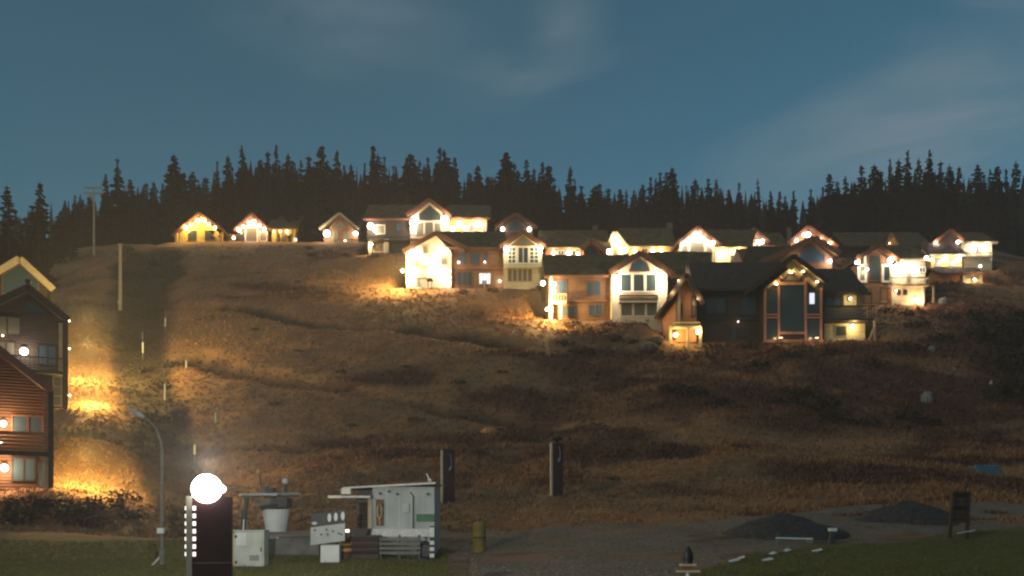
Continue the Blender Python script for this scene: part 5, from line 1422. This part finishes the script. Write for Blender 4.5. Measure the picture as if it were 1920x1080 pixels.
# --- gravel heaps
def heap(uc, vb_, uw, vt, label):
    p = ground(uc, vb_)
    s_ = p.y / F; rx = uw * s_ / 2; hz = (vb_ - vt) * s_
    b = MB(); n, m_ = 48, 14; vs = [(0, 0, hz)]
    r_ = random.Random(int(uc))
    def dz(x, y): return float(vnoise(np.array([x / .9 + uc]), np.array([y / .9]))[0]) * .35 + float(vnoise(np.array([x / .3]), np.array([y / .3 + 4]))[0]) * .12
    for i in range(1, m_ + 1):
        t = i / m_
        for k in range(n):
            a = 2 * PI * k / n
            x_ = math.cos(a) * rx * t * (1 + .1 * math.sin(3 * a + uc)); y_ = math.sin(a) * rx * .6 * t
            hh = hz * (1 - t ** 1.3) ** 1.1 + dz(x_, y_) * (1 - t * .6) - (.3 if i == m_ else 0)
            vs.append((x_, y_, hh))
    fs = [(0, 1 + k, 1 + (k + 1) % n) for k in range(n)]
    for i in range(m_ - 1):
        for k in range(n): fs.append((1 + i * n + k, 1 + (i + 1) * n + k, 1 + (i + 1) * n + (k + 1) % n, 1 + i * n + (k + 1) % n))
    o_ = b.add(vs, fs).build('gravel_heap', M['rockpile'], None, p, smooth=True)
    tag(o_, label, 'gravel heap', 'gravel heaps by the yard')
heap(1465, 1003, 250, 962, 'lower dark gravel heap, behind the white bar lying on the grass')
heap(1700, 975, 210, 938, 'upper dark gravel heap, left of the wooden frame')

# --- small things right
e, X, Z, s = T('pipe', 'thin white pipe lying across two blocks before the lower gravel heap', 'pipe', 1490, 1018)
MB().tube([(X(1455), 0, .2), (X(1525), .1, .16)], [.04, .04], 8).build('tube', M['white_paint'], e)
for u_ in (1462, 1518): MB().box(X(u_) - .1, X(u_) + .1, -.12, .15, -.12, .13).build('block', M['concrete'], e)
e, X, Z, s = T('junction_post', 'short dark post with a white cap beside the lower gravel heap', 'post', 1560, 1020)
MB().beam((-.05, 0, -.2), (.03, 0, Z(995)), .2, .2).build('post', M['metal_dark'], e)
MB().box(-.13, .16, -.14, .1, Z(996), Z(990)).build('cap', M['white_paint'], e)
for u, v, a in ((1377, 1056, .3), (1390, 1050, -.2), (1450, 1042, .4), (1477, 1036, .5), (1440, 1054, .1), (1532, 1036, -.4)):
    e, X, Z, s = T('snow_scrap', 'small white scrap lying on the grass below the gravel heap', 'scrap', u, v, None, 'white scraps on the right lawn')
    b = MB(); L2 = rnd.uniform(.12, .24)
    b.add([(-L2, -.08, .04), (L2, -.05, .10), (L2 * .8, .14, .16), (-L2 * .9, .11, .08), (0, .02, .0)], [(0, 1, 2, 3), (1, 0, 4), (2, 1, 4), (3, 2, 4), (0, 3, 4)])
    b.build('scrap', M['white_paint'], e); e.rotation_euler = (0, 0, a)
e, X, Z, s = T('trestle_stand', 'leaning dark wooden frame with a snapped upright beside the upper gravel heap', 'frame', 1800, 1010)
for u0, v0, u1, v1 in ((1779, 1012, 1792, 921), (1812, 1012, 1820, 921)): MB().beam((X(u0), 0, Z(v0) - .1), (X(u1), .15, Z(v1)), .13, .13).build('upright', M['trim_dark'], e)
MB().beam((X(1808), .1, Z(930)), (X(1816), .12, Z(906)), .09, .09).build('splinter', M['trim_dark'], e)
for v_ in (924, 948, 978): MB().beam((X(1787), .05, Z(v_)), (X(1819), .05, Z(v_)), .12, .1).build('crosspiece', M['trim_dark'], e)
MB().add([(X(1790), .1, Z(976)), (X(1815), .1, Z(976)), (X(1817), .15, Z(926)), (X(1794), .15, Z(926)), (X(1790), .13, Z(976)), (X(1815), .13, Z(976)), (X(1817), .18, Z(926)), (X(1794), .18, Z(926))],
         [(0, 1, 2, 3), (7, 6, 5, 4), (0, 4, 5, 1), (1, 5, 6, 2), (2, 6, 7, 3), (3, 7, 4, 0)]).build('board', M['log_dark'], e)
MB().beam((X(1792), -.1, Z(1000)), (X(1826), -.1, Z(994)), .05, .06).build('rail', M['metal_pale'], e)
e, X, Z, s = T('tarpaulin', 'flat blue tarpaulin over a low stack on the slope at the right border', 'tarpaulin', 1858, 889)
b = MB(); nx2, ny2 = 10, 4; vs = []
for j in range(ny2 + 1):
    for i in range(nx2 + 1):
        edge = min(i, nx2 - i, j, ny2 - j)
        vs.append((X(1830) + (X(1885) - X(1830)) * i / nx2, j * .4, (.0 if edge == 0 else Z(871) * (.85 + .2 * rnd.random()))))
fs = [(j * (nx2 + 1) + i, j * (nx2 + 1) + i + 1, (j + 1) * (nx2 + 1) + i + 1, (j + 1) * (nx2 + 1) + i) for j in range(ny2) for i in range(nx2)]
b.add(vs, fs).build('cover', M['blue_tarp'], e)

def rock(u, v, wpx, hpx, label, m='stone', group=None):
    p = ground(u, v); s_ = p.y / F; r_ = random.Random(int(u * 7 + v))
    b = MB().ball((0, 0, 0), 1, 9, 6)
    b.v = [(x * r_.uniform(.8, 1.15) * wpx * s_ / 2, y * r_.uniform(.8, 1.1) * wpx * s_ / 2.4, (z + .55) * r_.uniform(.85, 1.1) * hpx * s_ / 1.6) for x, y, z in b.v]
    o_ = b.build('boulder', M[m], None, p); tag(o_, label, 'boulder', group)
rock(1738, 756, 24, 24, 'pale rounded boulder alone on the dark slope below the pale two storey house', 'snowstone')
rock(1748, 660, 14, 12, 'small pale boulder on the dark bank below the terrace post', 'snowstone')
rock(1782, 632, 9, 5, 'flat white stone near the top of the dark bank', 'snowstone')
rock(1787, 696, 12, 7, 'low grey stone in the scrub above the lone pale boulder', 'snowstone')
rock(1858, 722, 8, 10, 'upright pinkish stone in front of the black thicket', 'trim_pale')
rock(1768, 572, 20, 16, 'pale rock at the corner of the balcony posts', 'snowstone')
rock(918, 815, 34, 14, 'orange brown boulder on the open slope between the two pylons', 'board_orange')
rock(1215, 660, 46, 20, 'broad rubble rock under the bright middle gable house', 'rubble')
rock(1180, 642, 30, 15, 'angular rubble rock left of the lamp lit posts', 'rubble')
rock(1232, 646, 26, 15, 'small rubble rock closest to the lamp lit posts', 'rubble')
e, X, Z, s = T('street_sign', 'thin pole with a small plate before the dark lower wall of the turf house', 'sign', 908, 550, 127.0)
MB().tube([(0, 0, -1), (0, 0, Z(530))], [.06, .06], 6).build('pole', M['metal_pale'], e)
MB().box(-.35, .35, -.1, -.06, Z(533), Z(526)).build('plate', M['metal_pale'], e)
e, X, Z, s = T('grill', 'dark lidded barbecue grill on the glaring terrace', 'grill', 806, 536, 126.0)
for a in (-.25, .25): MB().box(a - .04, a + .04, -.2, .2, -.2, .7).build('leg', M['metal_dark'], e)
MB().box(-.42, .42, -.3, .3, .702, .95).build('grill_body', M['black'], e)
MB().ball((0, 0, .952), .38, 12, 6, .8).build('lid', M['black'], e, smooth=True)

# ------------------------------------------------------------------ thin haze added to spread lamp glow and lift the darks
hz = MB().box(-800, 800, -330, 930, float(verts[:, 2].min()) - 1.5, 108.0).build('haze', None)
tag(hz, 'thin haze added for lamp glow', kind='stuff')
hm = bpy.data.materials.new('glow_haze'); hm.use_nodes = True
hn = hm.node_tree.nodes; hn.clear()
ho = hn.new('ShaderNodeOutputMaterial'); hv = hn.new('ShaderNodeVolumePrincipled')
hv.inputs['Color'].default_value = (.97, .88, .88, 1); hv.inputs['Density'].default_value = HAZE
hm.node_tree.links.new(hv.outputs[0], ho.inputs['Volume'])
hz.data.materials.append(hm)
